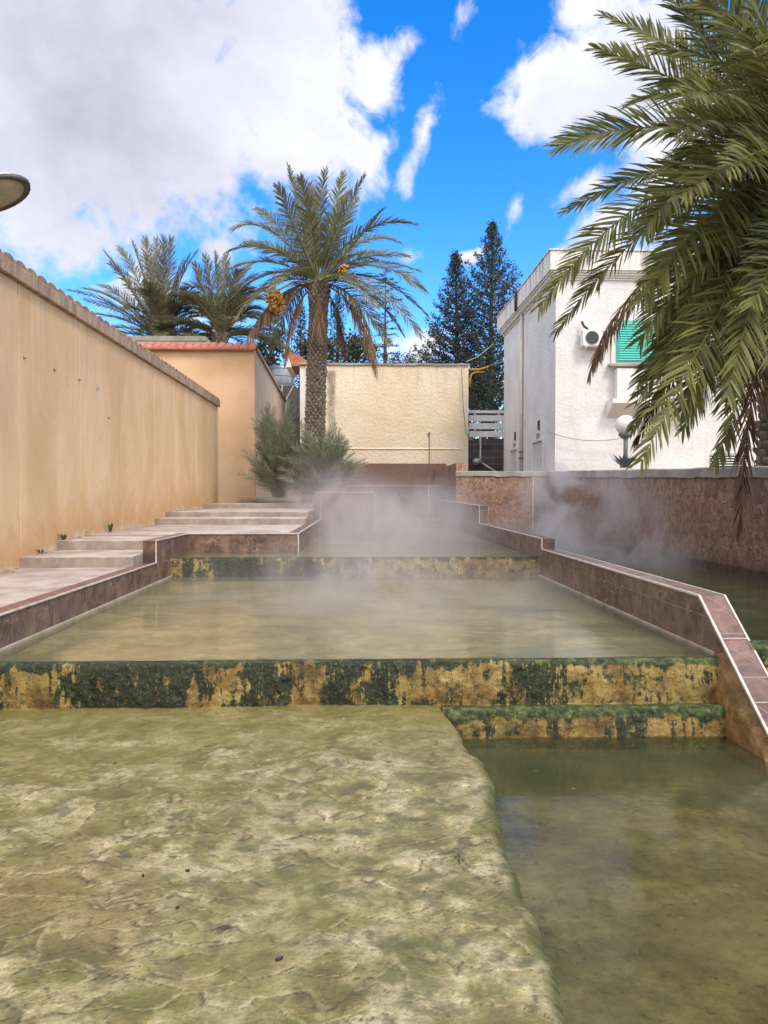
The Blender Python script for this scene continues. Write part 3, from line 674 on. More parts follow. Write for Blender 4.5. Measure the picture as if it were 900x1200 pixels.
# planting bed round the tall palm
def bedz(X, Y): return 1.42 + .16*(fbm(X*.8, Y*.8, 77, 4)-.3) + .06*cl((Y-24)/6)
g = MB()
for (xa, xb, ya) in ((-1.195, .25, 20.15), (-3.9, -1.195, 23.45)):
    X, Y = np.meshgrid(np.linspace(xa, xb, 30), np.linspace(ya, 33.2, 80)); Zb = bedz(X, Y)
    Zb = np.where(Y < 24.6, 1.315 + (Zb-1.315)*cl((Y-23.45)/1.1), Zb)
    g.grid(X, Y, Zb)
struct(g.build('planting_bed', M['soil'], smooth=True))
cr = MB(); rng = random.Random(5)
for i in range(110):
    y = rng.uniform(9.3, 23); z = .615 if y < 10.15 else .765 if y < 11.4 else .92 if y < 16.8 else 1.075 if y < 17.7 else 1.20 if y < 22 else 1.34
    s = rng.uniform(.006, .026); x = PX + .01 + rng.random()**2*.14
    cr.ball((x, y, z+s*.3), (s*rng.uniform(.7, 1.4), s*rng.uniform(.8, 1.8), s*rng.uniform(.4, .8)), 6, 4)
tag(cr.build('plaster_crumbs', M['concrete']), 'crumbs of fallen plaster along the foot of the ochre wall', 'rubble', kind='stuff')

# ---- low tiled walls beside the pool
lw = thing('low_wall', 'brown marble tiled low wall with a raised corner, left of the pool beside the path', 'low wall', (-2.97, 10.6, 0))
g = MB()
g.box(-3.06, -2.88, -5, 10.6, -.6, .612); g.box(-3.06, -2.88, 10.602, 12.498, -.6, .925); g.box(-3.06, -1.03, 12.5, 12.68, -.6, .925)
g.box(-1.21, -1.03, 12.682, 19.798, -.6, .925); g.box(-1.21, -1.03, 19.8, 20.0, -.6, 1.32)
g.build('wall', M['tile'], lw)
g = MB()
g.box(-3.065, -2.876, -5, 10.596, .6125, .640); g.box(-3.065, -2.876, 10.597, 12.494, .9255, .95); g.box(-3.065, -1.026, 12.495, 12.684, .9255, .952)
g.box(-1.214, -1.026, 12.686, 19.795, .9255, .95); g.box(-1.214, -1.026, 19.796, 20.0, 1.3205, 1.345)
g.build('coping', M['tile_red'], lw, bevel=.004)
g = MB(); t = .011
def bar(a, b, r=t): g.tube([a, b], r, 4)
bar((-2.874, -5, .640), (-2.874, 10.6, .640)); bar((-2.874, 10.594, .63), (-2.874, 10.594, .95)); bar((-2.874, 10.594, .952), (-2.874, 12.495, .952))
bar((-2.874, 12.492, .953), (-1.024, 12.492, .953), .013); bar((-1.022, 12.492, .62), (-1.022, 12.492, .95), .013); bar((-1.022, 12.492, .953), (-1.022, 19.8, .953), .013)
bar((-1.022, 19.795, .95), (-1.022, 19.795, 1.345), .014)
g.build('edge_trim', M['trim'], lw)
g = MB(); g.box(-2.879, -2.845, 5.5, 11.5, .2, .372); g.build('skirting', M['skirting'], lw, bevel=.008)

rw = thing('low_wall', 'stepped brown marble low wall with a sloping end, right of the pool', 'low wall', (2.9, 11.28, 0))
def slope_z(y): return .76 - (6.0-y)*.775
poly = [(4.3, -.6), (4.3, slope_z(4.3)), (6.0, .745), (11.28, .745), (11.28, .905), (17.2, .915), (17.2, 1.325), (30.0, 1.435), (30.0, -.6)]
g = MB(); g.prism(poly, 'x', 2.80, 3.00); g.build('wall', M['tile'], rw)
def capping(pts, x0, x1, th):
    g = MB()
    up = [(y, z+th) for y, z in pts]
    g.prism([(y, z) for y, z in pts] + up[::-1], 'x', x0, x1); return g
for pts in ([(6.0, .7455), (11.276, .7455)], [(11.272, .9055), (17.196, .9155)], [(17.19, 1.3255), (30, 1.4355)]):
    capping(pts, 2.796, 3.004, .024).build('coping', M['tile_red'], rw)
capping([(4.3, slope_z(4.3)+.0005), (5.996, .7452)], 2.796, 3.004, .024).build('coping', M['tile_red'], rw)
g = MB()
top = [(4.3, slope_z(4.3)+.026), (6.0, .771), (11.27, .771), (11.27, .931), (17.19, .941), (17.19, 1.352), (30, 1.462)]
for x, rr in ((2.794, .013), (3.006, .011)):
    for a, b in zip(top[:-1], top[1:]):
        if x > 2.9 and a[0] > 11.2: continue
        g.tube([(x, a[0], a[1]), (x, b[0], b[1])], rr, 4)
for y in (5.62, 5.15, 4.7): g.tube([(2.798, y, slope_z(y)+.024), (3.002, y, slope_z(y)+.024)], .006, 4)
g.box(2.995, 3.0035, 11.262, 11.2715, .77, .93); g.box(2.995, 3.003, 17.18, 17.1885, .94, 1.35)
g.build('edge_trim', M['trim'], rw)
g = MB(); g.box(2.768, 2.801, 5.72, 11.5, .2, .368); g.build('skirting', M['skirting'], rw, bevel=.008)
# mineral crust grown over the foot of its sloping end
yv = np.linspace(4.3, 5.86, 90); sv = np.linspace(0, 1, 40)
Yg, Sg = np.meshgrid(yv, sv)
top_z = np.minimum(np.minimum(.30 + .10*cl((5.86-yv)/.3), .42), np.array([slope_z(y)-.03 for y in yv])) + .03*(fbm(yv*6, yv*0, 4, 3)-.5)
Zg = -.6 + (top_z[None, :]+.6)*Sg
bul = .015 + .075*(1-Sg)**.7 + .05*(fbm(Yg*3, Zg*3, 8, 3)-.4) + .03*(fbm(Yg*9, Zg*9, 9, 3)-.5) + .13*cl((4.95-Yg)/.3)*cl((.05-Zg)/.1)
bul = bul*cl((1-Sg)*8)*cl((5.86-Yg)/.06) - .004*(Sg > .999)
g = MB(); g.grid(2.797-np.maximum(bul, -.006), Yg, Zg, flip=True); g.build('mineral_crust', M['crust'], rw, smooth=True)

# ---- planter and the walls at the head of the pool
pl = thing('planter_wall', 'speckled granite planter front with white edges, in the steam under the palm', 'planter', (-.4, 20.1, .64))
g = MB(); g.box(-1.19, .39, 20.005, 20.2, -.6, 1.66); g.box(.19, .39, 20.202, 29.9, -.6, 1.655); g.build('wall', M['granite'], pl)
g = MB()
for a, b in (((-1.19, 19.998, 1.662), (.395, 19.998, 1.662)), ((.392, 19.998, .55), (.392, 19.998, 1.66)), ((-1.02, 19.997, 1.34), (-1.02, 19.997, 1.66)), ((.392, 20, 1.662), (.392, 29.9, 1.662))): g.tube([a, b], .009, 4)
g.build('edge_trim', M['trim'], pl)
hw = thing('head_wall', 'reddish granite wall with a white line below the cream building', 'wall', (1.6, 27.2, .6))
g = MB(); g.box(.40, 3.2, 27.2, 27.45, -.6, 1.93); g.build('lower_wall', M['granite'], hw)
g = MB(); g.box(-2.6, 3.52, 30.02, 30.3, -.6, 2.87); g.build('upper_wall', M['granite'], hw)
g = MB(); g.box(.40, 3.2, 27.452, 30.018, -.6, 1.915); g.build('ledge', M['tile'], hw)
g = MB(); g.tube([(-.4, 27.195, 1.935), (3.2, 27.195, 1.935)], .012, 4); g.tube([(2.55, 27.19, .8), (2.55, 27.19, 1.93)], .018, 4)
g.build('edge_trim', M['trim'], hw)

# ---- tall retaining wall of the side pool
rt = thing('retaining_wall', 'terracotta stone clad retaining wall with a grey cement top, behind the side pool', 'retaining wall', (5.95, 14, -.4))
wt = lambda y: 1.62 + .026*y + .12
g = MB()
g.prism([(-6, -.9), (-6, wt(-6)-.14), (23.0, wt(23)-.14), (23.0, -.9)], 'x', 5.90, 6.15); g.build('wall', M['clad'], rt)
g = MB(); g.prism([(3.01, -.9), (3.01, wt(23)-.15), (5.898, wt(23)-.14), (5.898, -.9)], 'y', 23.0, 23.25); g.prism([(3.30, -.9), (3.30, 2.62), (3.05, 2.60), (3.05, -.9)], 'y', 23.26, 31.0)
g.build('return_wall', M['clad'], rt)
# rough cement top
def rough_top(x0, x1, y0, y1, zf, th, seed, nn=160):
    yv = np.linspace(0, 1, nn); prof = [(0, -th), (0, -.02), (.1, 0), (.9, 0), (1, -.02), (1, -th)]
    g = MB(); out = []
    for (u, dz_) in prof:
        row = []
        for i, t_ in enumerate(yv):
            wob = .022*(float(fbm(np.array([t_*nn*.11]), np.array([u*2.0+seed]), seed, 4)[0])-.5)*2
            drop = (.05*float(fbm(np.array([t_*nn*.3]), np.array([seed*1.0]), seed+3, 3)[0]) if dz_ < -.05 else 0)
            if abs(y1-y0) > abs(x1-x0): y = y0+(y1-y0)*t_; x = x0+(x1-x0)*u; row.append((x-wob*.6, y, zf(y)+dz_+wob-drop))
            else: x = x0+(x1-x0)*t_; y = y0+(y1-y0)*u; row.append((x, y-wob*.6, zf(x)+dz_+wob-drop))
        out.append(row)
    a = np.array(out); g.grid(a[:, :, 0], a[:, :, 1], a[:, :, 2]); return g
rough_top(5.86, 6.19, -6, 22.95, wt, .15, 3, 300).build('coping', M['cement'], rt)
rough_top(3.0, 6.19, 22.96, 23.29, lambda x: wt(23)-.004, .13, 9, 60).build('coping', M['cement'], rt)
g = MB(); g.box(5.40, 5.43, 22.97, 22.998, .5, 2.2); g.build('edge_trim', M['trim'], rt)

# ================================================================== BUILDINGS
# ---- ochre panel wall on the left
pw = thing('panel_wall', 'tall ochre wall of tall painted panels with a stained tiled coping', 'wall', (PX-.15, 10, .3))
g = MB(); g.box(PX-.26, PX-.03, -6, 24.29, -.3, 4.45); g.build('core', M['bark'], pw)
joints = [-6, -4.85, -2.7, -.55, 1.6, 3.74, 5.88, 8.03, 10.19, 12.38, 14.5, 16.8, 18.9, 21.1, 23.0, 24.3]
for a, b in zip(joints[:-1], joints[1:]):
    g = MB(); g.box(PX-.028, PX, a+.009, b-.009, -.25, 4.448); g.build('panel', M['panel'], pw, bevel=.008)
g = MB(); g.box(PX-.34, PX+.07, -6, 24.36, 4.452, 4.64); g.build('coping', M['coping'], pw, bevel=.012)
for i, y in enumerate(np.arange(-5.8, 24.2, .34)):
    g = MB(); n = 7
    prof = [(.17*math.cos(math.pi*k/n), .085*math.sin(math.pi*k/n)) for k in range(n+1)]
    x0, x1 = PX-.36, PX+.055
    vs = [(x0, y+p[0], 4.642+p[1]+.05) for p in prof] + [(x1, y+p[0], 4.642+p[1]) for p in prof] + [(x0, y-.17, 4.642), (x0, y+.17, 4.642), (x1, y-.17, 4.6415), (x1, y+.17, 4.6415)]
    fs = [(k, k+1, n+2+k, n+1+k) for k in range(n)] + [tuple(range(n+1, 2*n+2))[::-1] + (2*n+4,), ]
    g.add(vs, fs)
    g.build('roof_tile', M['old_tile'], pw, smooth=False)
for (px, py) in ((1, 409), (36, 422), (70, 436), (98, 447), (119, 457), (131, 491)):
    r = (px-450)/F + .0333; y = PX/r; z = 1.6 + (580-py)/F*y
    g = MB(); g.tube([(PX-.01, y, z), (PX+.035, y, z-.005)], .014, 8); g.tube([(PX-.003, y, z), (PX+.005, y, z)], .03, 10); g.build('wall_peg', M['cement'], pw)

# ---- peach house at the end of the path
oh = thing('peach_house', 'peach rendered house with a row of red roof tiles, behind the ochre wall', 'house', (-8, 29, 1.4))
g = MB(); g.box(-13, -3.56, 25.5, 25.8, 0, 6.55); g.build('front_wall', M['orange'], oh)
g = MB(); g.prism([(25.802, 0), (25.802, 6.55), (36, 6.05), (36, 0)], 'x', -3.85, -3.56); g.build('side_wall', M['beige'], oh)
g = MB(); g.prism([(25.75, 6.552), (25.75, 6.66), (36.05, 6.15), (36.05, 6.052)], 'x', -3.92, -3.48); g.build('side_coping', M['coping'], oh)
g = MB(); g.box(-13, -3.9, 25.81, 35.9, 5.9, 6.3); g.build('roof_slab', M['cement'], oh)
for i, x in enumerate(np.arange(-11.2, -3.5, .27)):
    g = MB(); n = 7
    prof = [(.135*math.cos(math.pi*k/n), .075*math.sin(math.pi*k/n)) for k in range(n+1)]
    vs = [(x+p[0], 25.30, 6.50+p[1]) for p in prof] + [(x+p[0], 25.95, 6.80+p[1]) for p in prof]
    fs = [(k, k+1, n+2+k, n+1+k) for k in range(n)] + [tuple(range(n+1))]
    g.add(vs, fs).build('roof_tile', M['roof_tile'], oh, smooth=False)
g = MB(); g.prism([(25.33, 6.47), (25.33, 6.50), (25.96, 6.79), (25.96, 6.552), (25.499, 6.552), (25.499, 6.47)], 'x', -13, -3.6); g.build('eave_board', M['roof_tile'], oh)
g = MB(); g.box(-13, -6.0, 29.0, 34.0, 6.302, 7.52); g.build('roof_room', M['offwhite'], oh)
g = MB(); g.box(-13.1, -5.9, 28.9, 34.1, 7.522, 7.70); g.build('roof_room_slab', M['cement'], oh)

# ---- cream building
cb = thing('cream_building', 'flat roofed cream rendered building with a dark run-off stain, behind the tall palm', 'building', (1.1, 35, 2.8))
x0, x1 = -2.35, 4.86
g = MB(); g.prism([(x0, 2.0), (x0, 7.32), (x1, 7.36), (x1, 2.0)], 'y', 33.0, 39.0); g.build('wall', M['cream'], cb)
g = MB(); g.box(-2.62, x0-.002, 33.05, 39, 2.0, 7.3); g.build('corner_pier', M['offwhite'], cb)
rough_top(x0-.32, x1+.06, 32.93, 39.05, lambda x: 7.45, .085, 21, 120).build('roof_slab', M['cement'], cb)
g = MB(); g.prism([(32.965, 3.63), (32.965, 3.65), (32.998, 3.69), (32.998, 3.60)], 'x', x0, x1-.3); g.build('base_ledge', M['cream'], cb)
g = MB(); g.tube([(3.12, 32.97, 2.95), (3.12, 32.97, 4.2), (3.11, 32.95, 4.35)], .022, 6); g.tube([(3.11, 32.95, 4.3), (3.11, 32.9, 4.38)], .05, 8); g.build('standpipe', M['grey_cable'], cb)
g = MB(); g.tube([(-1.43, 33.0, 7.06), (-1.43, 32.86, 7.03)], .06, 10); g.build('roof_outlet', M['cement'], cb)
g = MB(); g.prism([(-3.0, 7.36), (-3.25, 8.05), (-2.5, 7.75), (-2.2, 7.36)], 'y', 33.4, 36); g.build('tile_gable', M['roof_tile'], cb)
g = MB(); g.prism([(-3.26, 7.3), (-3.36, 8.1), (-3.252, 8.06), (-3.0, 7.3)], 'y', 33.38, 36.1); g.build('verge_board', M['offwhite'], cb)
g = MB(); pts = [P(541, 432, 32.8), P(541.5, 450, 32.85), P(543, 480, 32.85), P(546, 505, 32.9), P(549, 513, 32.9), P(554, 516, 32.9)]
g.tube(pts, .022, 6); tag(g.build('cable', M['grey_cable']), 'dark cable hanging down the right end of the cream building', 'cable')

# ---- white house on the right
wh = thing('white_house', 'white rough stucco house with streaked parapet, on the right behind the retaining wall', 'house', (10, 28, 2.3))
hx, hy0, hy1, hz = 6.37, 24.0, 32.6, 8.55
g = MB(); g.box(hx, 20, hy0, hy1, 1.2, hz); g.build('wall', M['stucco'], wh)
g = MB(); g.box(hx-.26, 20.2, hy0-.26, hy1+.25, hz+.26, 9.42); g.box(hx-.30, 20.2, hy0-.30, hy1+.29, 9.422, 9.47); g.build('parapet', M['parapet'], wh, bevel=.01)
g = MB()
for k, (o_, z_) in enumerate(((.05, 0), (.10, .065), (.16, .13), (.21, .195))): g.box(hx-o_, 20.1, hy0-o_, hy1+o_-.01, hz+z_+.002, hz+z_+.065)
g.build('cornice', M['parapet'], wh, bevel=.006)
g = MB(); ys_ = np.arange(24.2, 32.6, .22); zc_ = hz+.07
g.prism([q for y in ys_ for q in ((hx-.10, y), (hx-.155, y), (hx-.155, y+.09), (hx-.10, y+.09))] + [(hx-.04, ys_[-1]+.09), (hx-.04, ys_[0])], 'z', zc_, zc_+.115)
g.build('dentil_row', M['white_plastic'], wh)
dy_ = 28.75
g = MB(); g.tube([(hx-.075, dy_, 1.9), (hx-.075, dy_, hz+.1)], .065, 10); g.build('drainpipe', M['pvc'], wh, smooth=True)
g = MB(); g.box(hx-.15, hx-.005, dy_-.1, dy_+.1, 3.0, 3.05); g.build('pipe_clamp', M['pole'], wh); g = MB(); g.box(hx-.15, hx-.005, dy_-.1, dy_+.1, 3.25, 3.29); g.build('pipe_clamp', M['pole'], wh)
g = MB(); g.tube([(hx-.33, dy_-.1, hz+.15), (hx-.33, dy_-.1, 9.55), (hx-.5, dy_+.6, 9.95), (hx-1.0, dy_+2.5, 10.9)], [.05, .05, .04, .02], 8); g.build('bent_pipe', M['black'], wh, smooth=True)
for (ya, yb, zt) in ((25.5, 26.9, 3.48), (29.7, 30.9, 3.43)):
    g = MB(); g.box(hx-.012, hx-.003, ya, yb, 1.6, zt); d_ = g.build('door', M['door'], wh)
    g = MB(); g.box(hx-.07, hx-.002, ya-.10, ya-.002, 1.6, zt+.10); g.box(hx-.07, hx-.002, yb+.002, yb+.10, 1.6, zt+.10); g.box(hx-.08, hx-.0025, ya-.001, yb+.001, zt+.001, zt+.10); g.build('frame', M['stucco'], d_)
    g = MB(); g.box(hx-.05, hx-.013, ya+.1, ya+.16, 2.75, 2.9); g.build('handle', M['pole'], d_)
for (yc, zc) in ((26.2, 3.9), (30.2, 3.83)):
    g = MB(); g.box(hx-.014, hx-.003, yc-.16, yc+.16, zc, zc+.34); g.build('wall_vent', M['dark'], wh)
    g = MB(); g.box(hx-.05, hx-.003, yc-.12, yc+.2, zc-.35, zc-.12); g.build('junction_box', M['grey_cable'], wh)
# shuttered window, its sill and the projecting box under it
w = MB(); w.box(8.18, 10.3, hy0-.05, hy0-.002, 5.86, 7.32).build('window', M['offwhite'], wh); wn_ = S.objects[-1] if False else [o for o in wh.children if o.name.startswith('window')][-1]
for a in (8.34, 9.28):
    g = MB(); g.box(a, a+.90, hy0-.085, hy0-.052, 5.92, 7.25)
    for k in range(16): g.prism([(hy0-.086, 5.96+k*.078), (hy0-.112, 5.965+k*.078), (hy0-.086, 6.02+k*.078)], 'x', a+.06, a+.84)
    g.build('shutter', M['shutter'], wn_)
g = MB(); g.box(8.05, 10.5, hy0-.30, hy0-.053, 5.74, 5.83); g.build('sill', M['cement'], wn_, bevel=.01)
g = MB(); g.box(8.28, 10.6, hy0-.34, hy0-.002, 4.66, 5.66); g.build('window_box', M['stucco'], wh)
g = MB(); g.prism([(hy0-.62, 4.655), (hy0-.62, 4.52), (hy0-.002, 4.10), (hy0-.002, 4.655)], 'x', 8.05, 10.8); g.build('corbel', M['offwhite'], wh)
g = MB(); g.box(11.5, 12.7, hy0-.02, hy0-.002, 2.45, 2.95); bw = g.build('basement_window', M['dark'], wh)
g = MB()
for k in range(6): g.box(11.48, 12.72, hy0-.05, hy0-.022, 2.47+k*.085, 2.50+k*.085)
g.build('grille', M['white_paint'], bw)

ac = thing('air_conditioner', 'white air conditioner unit with a blue sticker on the white house', 'air conditioner', (7.57, hy0-.2, 6.3))
g = MB(); g.box(7.14, 8.0, hy0-.40, hy0-.08, 6.36, 6.88); bdy = g.build('case', M['white_plastic'], ac, bevel=.02)
g = MB(); g.lathe([(.21, 0), (.22, .012), (.19, .02)], (7.44, hy0-.402, 6.62), 24, Matrix.Rotation(R(90), 3, 'X'))
for k in range(-4, 5):
    hw_ = math.sqrt(max(0, .2**2-(k*.045)**2)); g.box(7.44-hw_, 7.44+hw_, hy0-.416, hy0-.41, 6.62+k*.045-.006, 6.62+k*.045+.006)
g.build('fan_grille', M['pole'], ac)
g = MB(); g.lathe([(.001, 0), (.20, 0)], (7.44, hy0-.4035, 6.62), 24, Matrix.Rotation(R(90), 3, 'X')); g.build('fan_opening', M['dark'], ac)
g = MB(); g.box(7.78, 7.97, hy0-.4025, hy0-.401, 6.70, 6.85); g.build('sticker', M['blue'], ac)
g = MB()
for x in (7.25, 7.88):
    g.box(x-.02, x+.02, hy0-.42, hy0-.003, 6.325, 6.357); g.prism([(hy0-.02, 6.05), (hy0-.02, 6.10), (hy0-.36, 6.325), (hy0-.40, 6.325)], 'x', x-.015, x+.015)
g.build('bracket', M['white_paint'], ac)
g = MB(); g.tube([P(682, 377, 23.95), P(684, 382, 23.85), P(688, 385, 23.8), P(692, 391, 23.75)], .04, 8); tag(g.build('hose', M['black']), 'short black hose above the air conditioner on the white house', 'hose')

# wire sagging over the front of the house
g = MB(); pts = []
for i in range(25):
    t_ = i/24; px = 640+(735-640)*t_; py = 505 + 7*t_ + 4*4*t_*(1-t_)*1.9; 
    pts.append(P(px, py, 23.9-.0*t_) if px > 652 else P(px, py, 24.1))
g.tube(pts, .014, 5); tag(g.build('wire', M['grey_cable']), 'thin wire sagging across the white house towards the globe lamp', 'wire')

# ---- far gap: railing, block wall, pipes
bwl = MB(); bwl.box(4.9, 6.9, 33.5, 33.8, 1.5, 4.15); bt = tag(bwl.build('block_wall', M['block']), 'dark block wall under the white railing, between the two buildings', 'wall')
fl = thing('white_railing', 'white slatted railing on top of the dark block wall', 'railing', (6, 33.6, 4.15))
for k in range(4):
    z = 4.22 + k*.36; g = MB(); g.box(4.98, 7.2, 33.56+.0, 33.62, z, z+(.27 if k < 3 else .13)); g.build('rail', M['white_paint'], fl, bevel=.006)
for x in (5.25, 6.35):
    g = MB(); g.box(x-.04, x+.04, 33.625, 33.70, 4.152, 5.42); g.build('post', M['white_paint'], fl)
g = MB(); g.box(4.84, 5.02, 33.2, 33.40, 5.55, 5.95); g.build
mb = tag(MB().box(4.88, 5.12, 33.25, 33.45, 5.62, 6.05).build('meter_box', M['dark'], bevel=.015), 'small dark box at the corner of the cream building', 'box')
g = MB(); g.tube([P(549, 433, 33.2), P(562, 433, 33.2), P(570, 430.5, 33.2), P(573, 429, 33.2)], .045, 8); tag(g.build('gas_pipe', M['yellow'], smooth=True), 'upper yellow pipe bracket at the corner of the cream building', 'pipe')
g = MB(); g.tube([P(550.5, 453, 33.25), P(551, 443, 33.25), P(553, 438, 33.25), P(559, 436, 33.25), P(567, 436, 33.25)], .045, 8); tag(g.build('gas_pipe', M['yellow'], smooth=True), 'lower yellow pipe bending down the corner of the cream building', 'pipe')
g = MB(); g.tube([P(573, 429, 33.2), P(581, 426, 32.5), P(590, 424, 31.5)], .02, 6); tag(g.build('cable', M['grey_cable']), 'cable from the yellow pipe to the white house', 'cable')
g = MB(); g.tube([P(546, 424, 33.6), P(560, 418, 38), P(575, 406, 42), P(582, 396, 44)], .02, 5); tag(g.build('cable', M['grey_cable']), 'cable rising from the cream roof into the tall conifer', 'cable')
g = MB(); g.tube([P(563, 513, 33.35), P(563, 541, 33.35), P(567, 544, 33.3), P(581, 553, 32.6)], .05, 8); g.ball(P(559, 541, 33.3), (.22, .15, .17)); tag(g.build('drain_pipe', M['metal'], smooth=True), 'pale drain pipe bending down the dark block wall', 'pipe')

# ---- far gap on the left: tank, dark steps, white poles
tk = thing('water_tank', 'grey metal water tank above the side wall of the peach house', 'tank', P(329, 455, 40))
c = P(329, 455, 40)
g = MB(); g.lathe([(.001, 0), (.72, 0), (.74, .05), (.74, 1.05), (.70, 1.12), (.001, 1.22)], c, 24); g.build('barrel', M['metal'], tk, smooth=True)
g = MB(); 
for z in (.15, .55, .95): g.lathe([(.741, z), (.765, z+.02), (.741, z+.04)], c, 24)
g.build('band', M['metal'], tk)
g = MB(); g.box(c.x-.9, c.x+.9, c.y-.9, c.y+.9, 2.5, c.z-.001); tag(g.build('tank_base', M['block']), 'dark masonry base under the grey water tank', 'base')
g = MB(); a0 = P(336, 440, 37); 
for k in range(9): g.box(a0.x-.05, a0.x+1.3, a0.y-.28*k*0+.25*k, 38.9, 2.6+(.33*k), 2.6+.33*(k+1)-.004)
tag(g.build('back_stairs', M['block']), 'dark masonry stairs in the gap left of the cream building', 'stairs')
for (pa, pb, lab) in (((331, 451), (330, 462), 'short upright white pole in the gap left of the cream building'), ((344, 452), (336, 467), 'leaning white pole in the gap left of the cream building')):
    g = MB(); g.tube([P(*pa, 36.3), P(*pb, 36.3), P(pb[0]-.5*(pa[0]-pb[0]), 520, 36.3)], .035, 6); tag(g.build('pole', M['white_paint']), lab, 'pole')

# ================================================================== STREET FURNITURE
gl = thing('globe_lamp', 'white globe lamp on a short grey post behind the retaining wall', 'lamp', P(733, 546, 18))
b0 = P(733, 547, 18); gc = P(733, 498, 18)
g = MB(); g.tube([b0, (b0.x, b0.y, gc.z-.28)], .055, 10); g.build('post', M['pole'], gl, smooth=True)
g = MB(); g.lathe([(.06, -.34), (.16, -.26), (.17, -.21), (.10, -.19)], gc, 20); g.build('collar', M['pole'], gl, smooth=True)
g = MB(); g.ball(gc, .24, 24, 14); g.build('globe', M['globe'], gl, smooth=True)
g = MB(); g.lathe([(.13, -.02), (.13, .05), (.06, .06)], b0, 12); g.build('base', M['pole'], gl)

sl_ = thing('street_lamp', 'street lamp head with dusty glass reaching over the ochre wall', 'street lamp', (-5.6, 7.9, .45))
tip = P(34, 218, 8.0); hc = P(-8, 228, 7.95)
ax = (tip-hc).normalized(); ax = (ax + Vector((0, -.25, .0))).normalized()
nrm = Vector((.16, -.34, -.92)); nrm = (nrm - ax*nrm.dot(ax)).normalized(); sd2 = nrm.cross(ax).normalized()
fm = Matrix((ax, sd2, nrm)).transposed()
def ell(prof, a, b): return MB().lathe([(r, z) for r, z in prof], hc, 28, fm @ Matrix.Diagonal((a, b, 1)))
ell([(.001, -.16), (.45, -.15), (.8, -.10), (.97, -.03), (1.0, 0)], .40, .21).build('shell', M['lamp_shell'], sl_, smooth=True)
ell([(1.0, -.03), (1.05, -.02), (1.05, .018), (.96, .03), (.86, .012)], .40, .21)  .build('rim', M['dark_rim'], sl_, smooth=True)
ell([(.865, .012), (.7, .03), (.3, .042), (.001, .045)], .40, .21).build('lens', M['lens'], sl_, smooth=True)
p0 = hc - ax*.38 - nrm*.03
g = MB(); g.tube([p0 + ax*.06, p0 - ax*.35, Vector((-5.45, 7.9, p0.z-.25)), Vector((-5.6, 7.9, p0.z-.6)), Vector((-5.6, 7.9, .4))], [.045, .04, .045, .055, .075], 10); g.build('pole', M['pole'], sl_, smooth=True)
#VEG

# ================================================================== VEGETATION
Z3 = Vector((0, 0, 1))
def bez(a, b, c, t): return a*(1-t)**2 + b*(2*t*(1-t)) + c*t*t
def frond(p0, p1, p2, leaf=.5, n=48, width=.035, seed=0, roll=0.0, vfold=.35, droop=.18, a0=70, a1=28, rr=.022, t0=.14, tone=(.2, .8), miss=.03, dead=0.0, nref=None):
    nref = Vector(nref).normalized() if nref is not None else Z3
    rng = random.Random(seed); g = MB()
    p0, p1, p2 = Vector(p0), Vector(p1), Vector(p2)
    pts = [bez(p0, p1, p2, i/14) for i in range(15)]
    g.tube(pts, [rr*(1-.85*i/14) for i in range(15)], 5, tone=.9 if not dead else .5)
    pl_n = (p1-p0).cross(p2-p1)
    for i in range(n):
        t = t0 + (1-t0)*(i+.5)/n
        p = bez(p0, p1, p2, t); T = (bez(p0, p1, p2, min(1, t+.02)) - bez(p0, p1, p2, t-.02)).normalized()
        sd = T.cross(nref)
        if sd.length < .25 and pl_n.length > 1e-4: sd = pl_n.normalized()*(1 if pl_n.dot(sd) >= 0 else -1)
        sd = (sd - T*sd.dot(T)).normalized(); N = sd.cross(T)
        if roll: q = Matrix.Rotation(roll, 3, T); sd = q @ sd; N = q @ N
        u = (t-t0)/(1-t0)
        prof = (.55 + .45*min(1, u/.25)) * (1 - .62*max(0, (u-.55)/.45)**1.5)
        for s in (-1, 1):
            if rng.random() < miss: continue
            a = R(a0 + (a1-a0)*u**1.2 + rng.gauss(0, 5)); v = vfold + rng.gauss(0, .14)
            d = T*math.cos(a) + (sd*s*math.cos(v) + N*math.sin(v))*math.sin(a)
            if dead: d = (d*(1-dead) + Vector((rng.gauss(0, .25), rng.gauss(0, .25), -1))*dead).normalized()
            L = leaf*prof*rng.uniform(.85, 1.1); dr = droop*rng.uniform(.5, 1.5)
            wv = (T - d*T.dot(d)); wv = (wv.normalized() if wv.length > 1e-3 else N); 
            wv = Matrix.Rotation(rng.gauss(0, .45)+.25*s, 3, d) @ wv
            w = width*rng.uniform(.8, 1.15)*(.75+.25*prof)
            b = p + T*rng.uniform(-.012, .012)
            q1 = b + d*L*.33 - Z3*L*dr*.08; q2 = b + d*L*.70 - Z3*L*dr*.42; q3 = b + d*L - Z3*L*dr
            tn = rng.uniform(*tone); to = [tn*.8, tn*.8, tn, tn, tn, tn, min(1, tn*1.15)]
            g.add([b-wv*w*.35, b+wv*w*.35, q1-wv*w*.5, q1+wv*w*.5, q2-wv*w*.4, q2+wv*w*.4, q3], [(0, 1, 3, 2), (2, 3, 5, 4), (4, 5, 6)], tone=to)
    return g

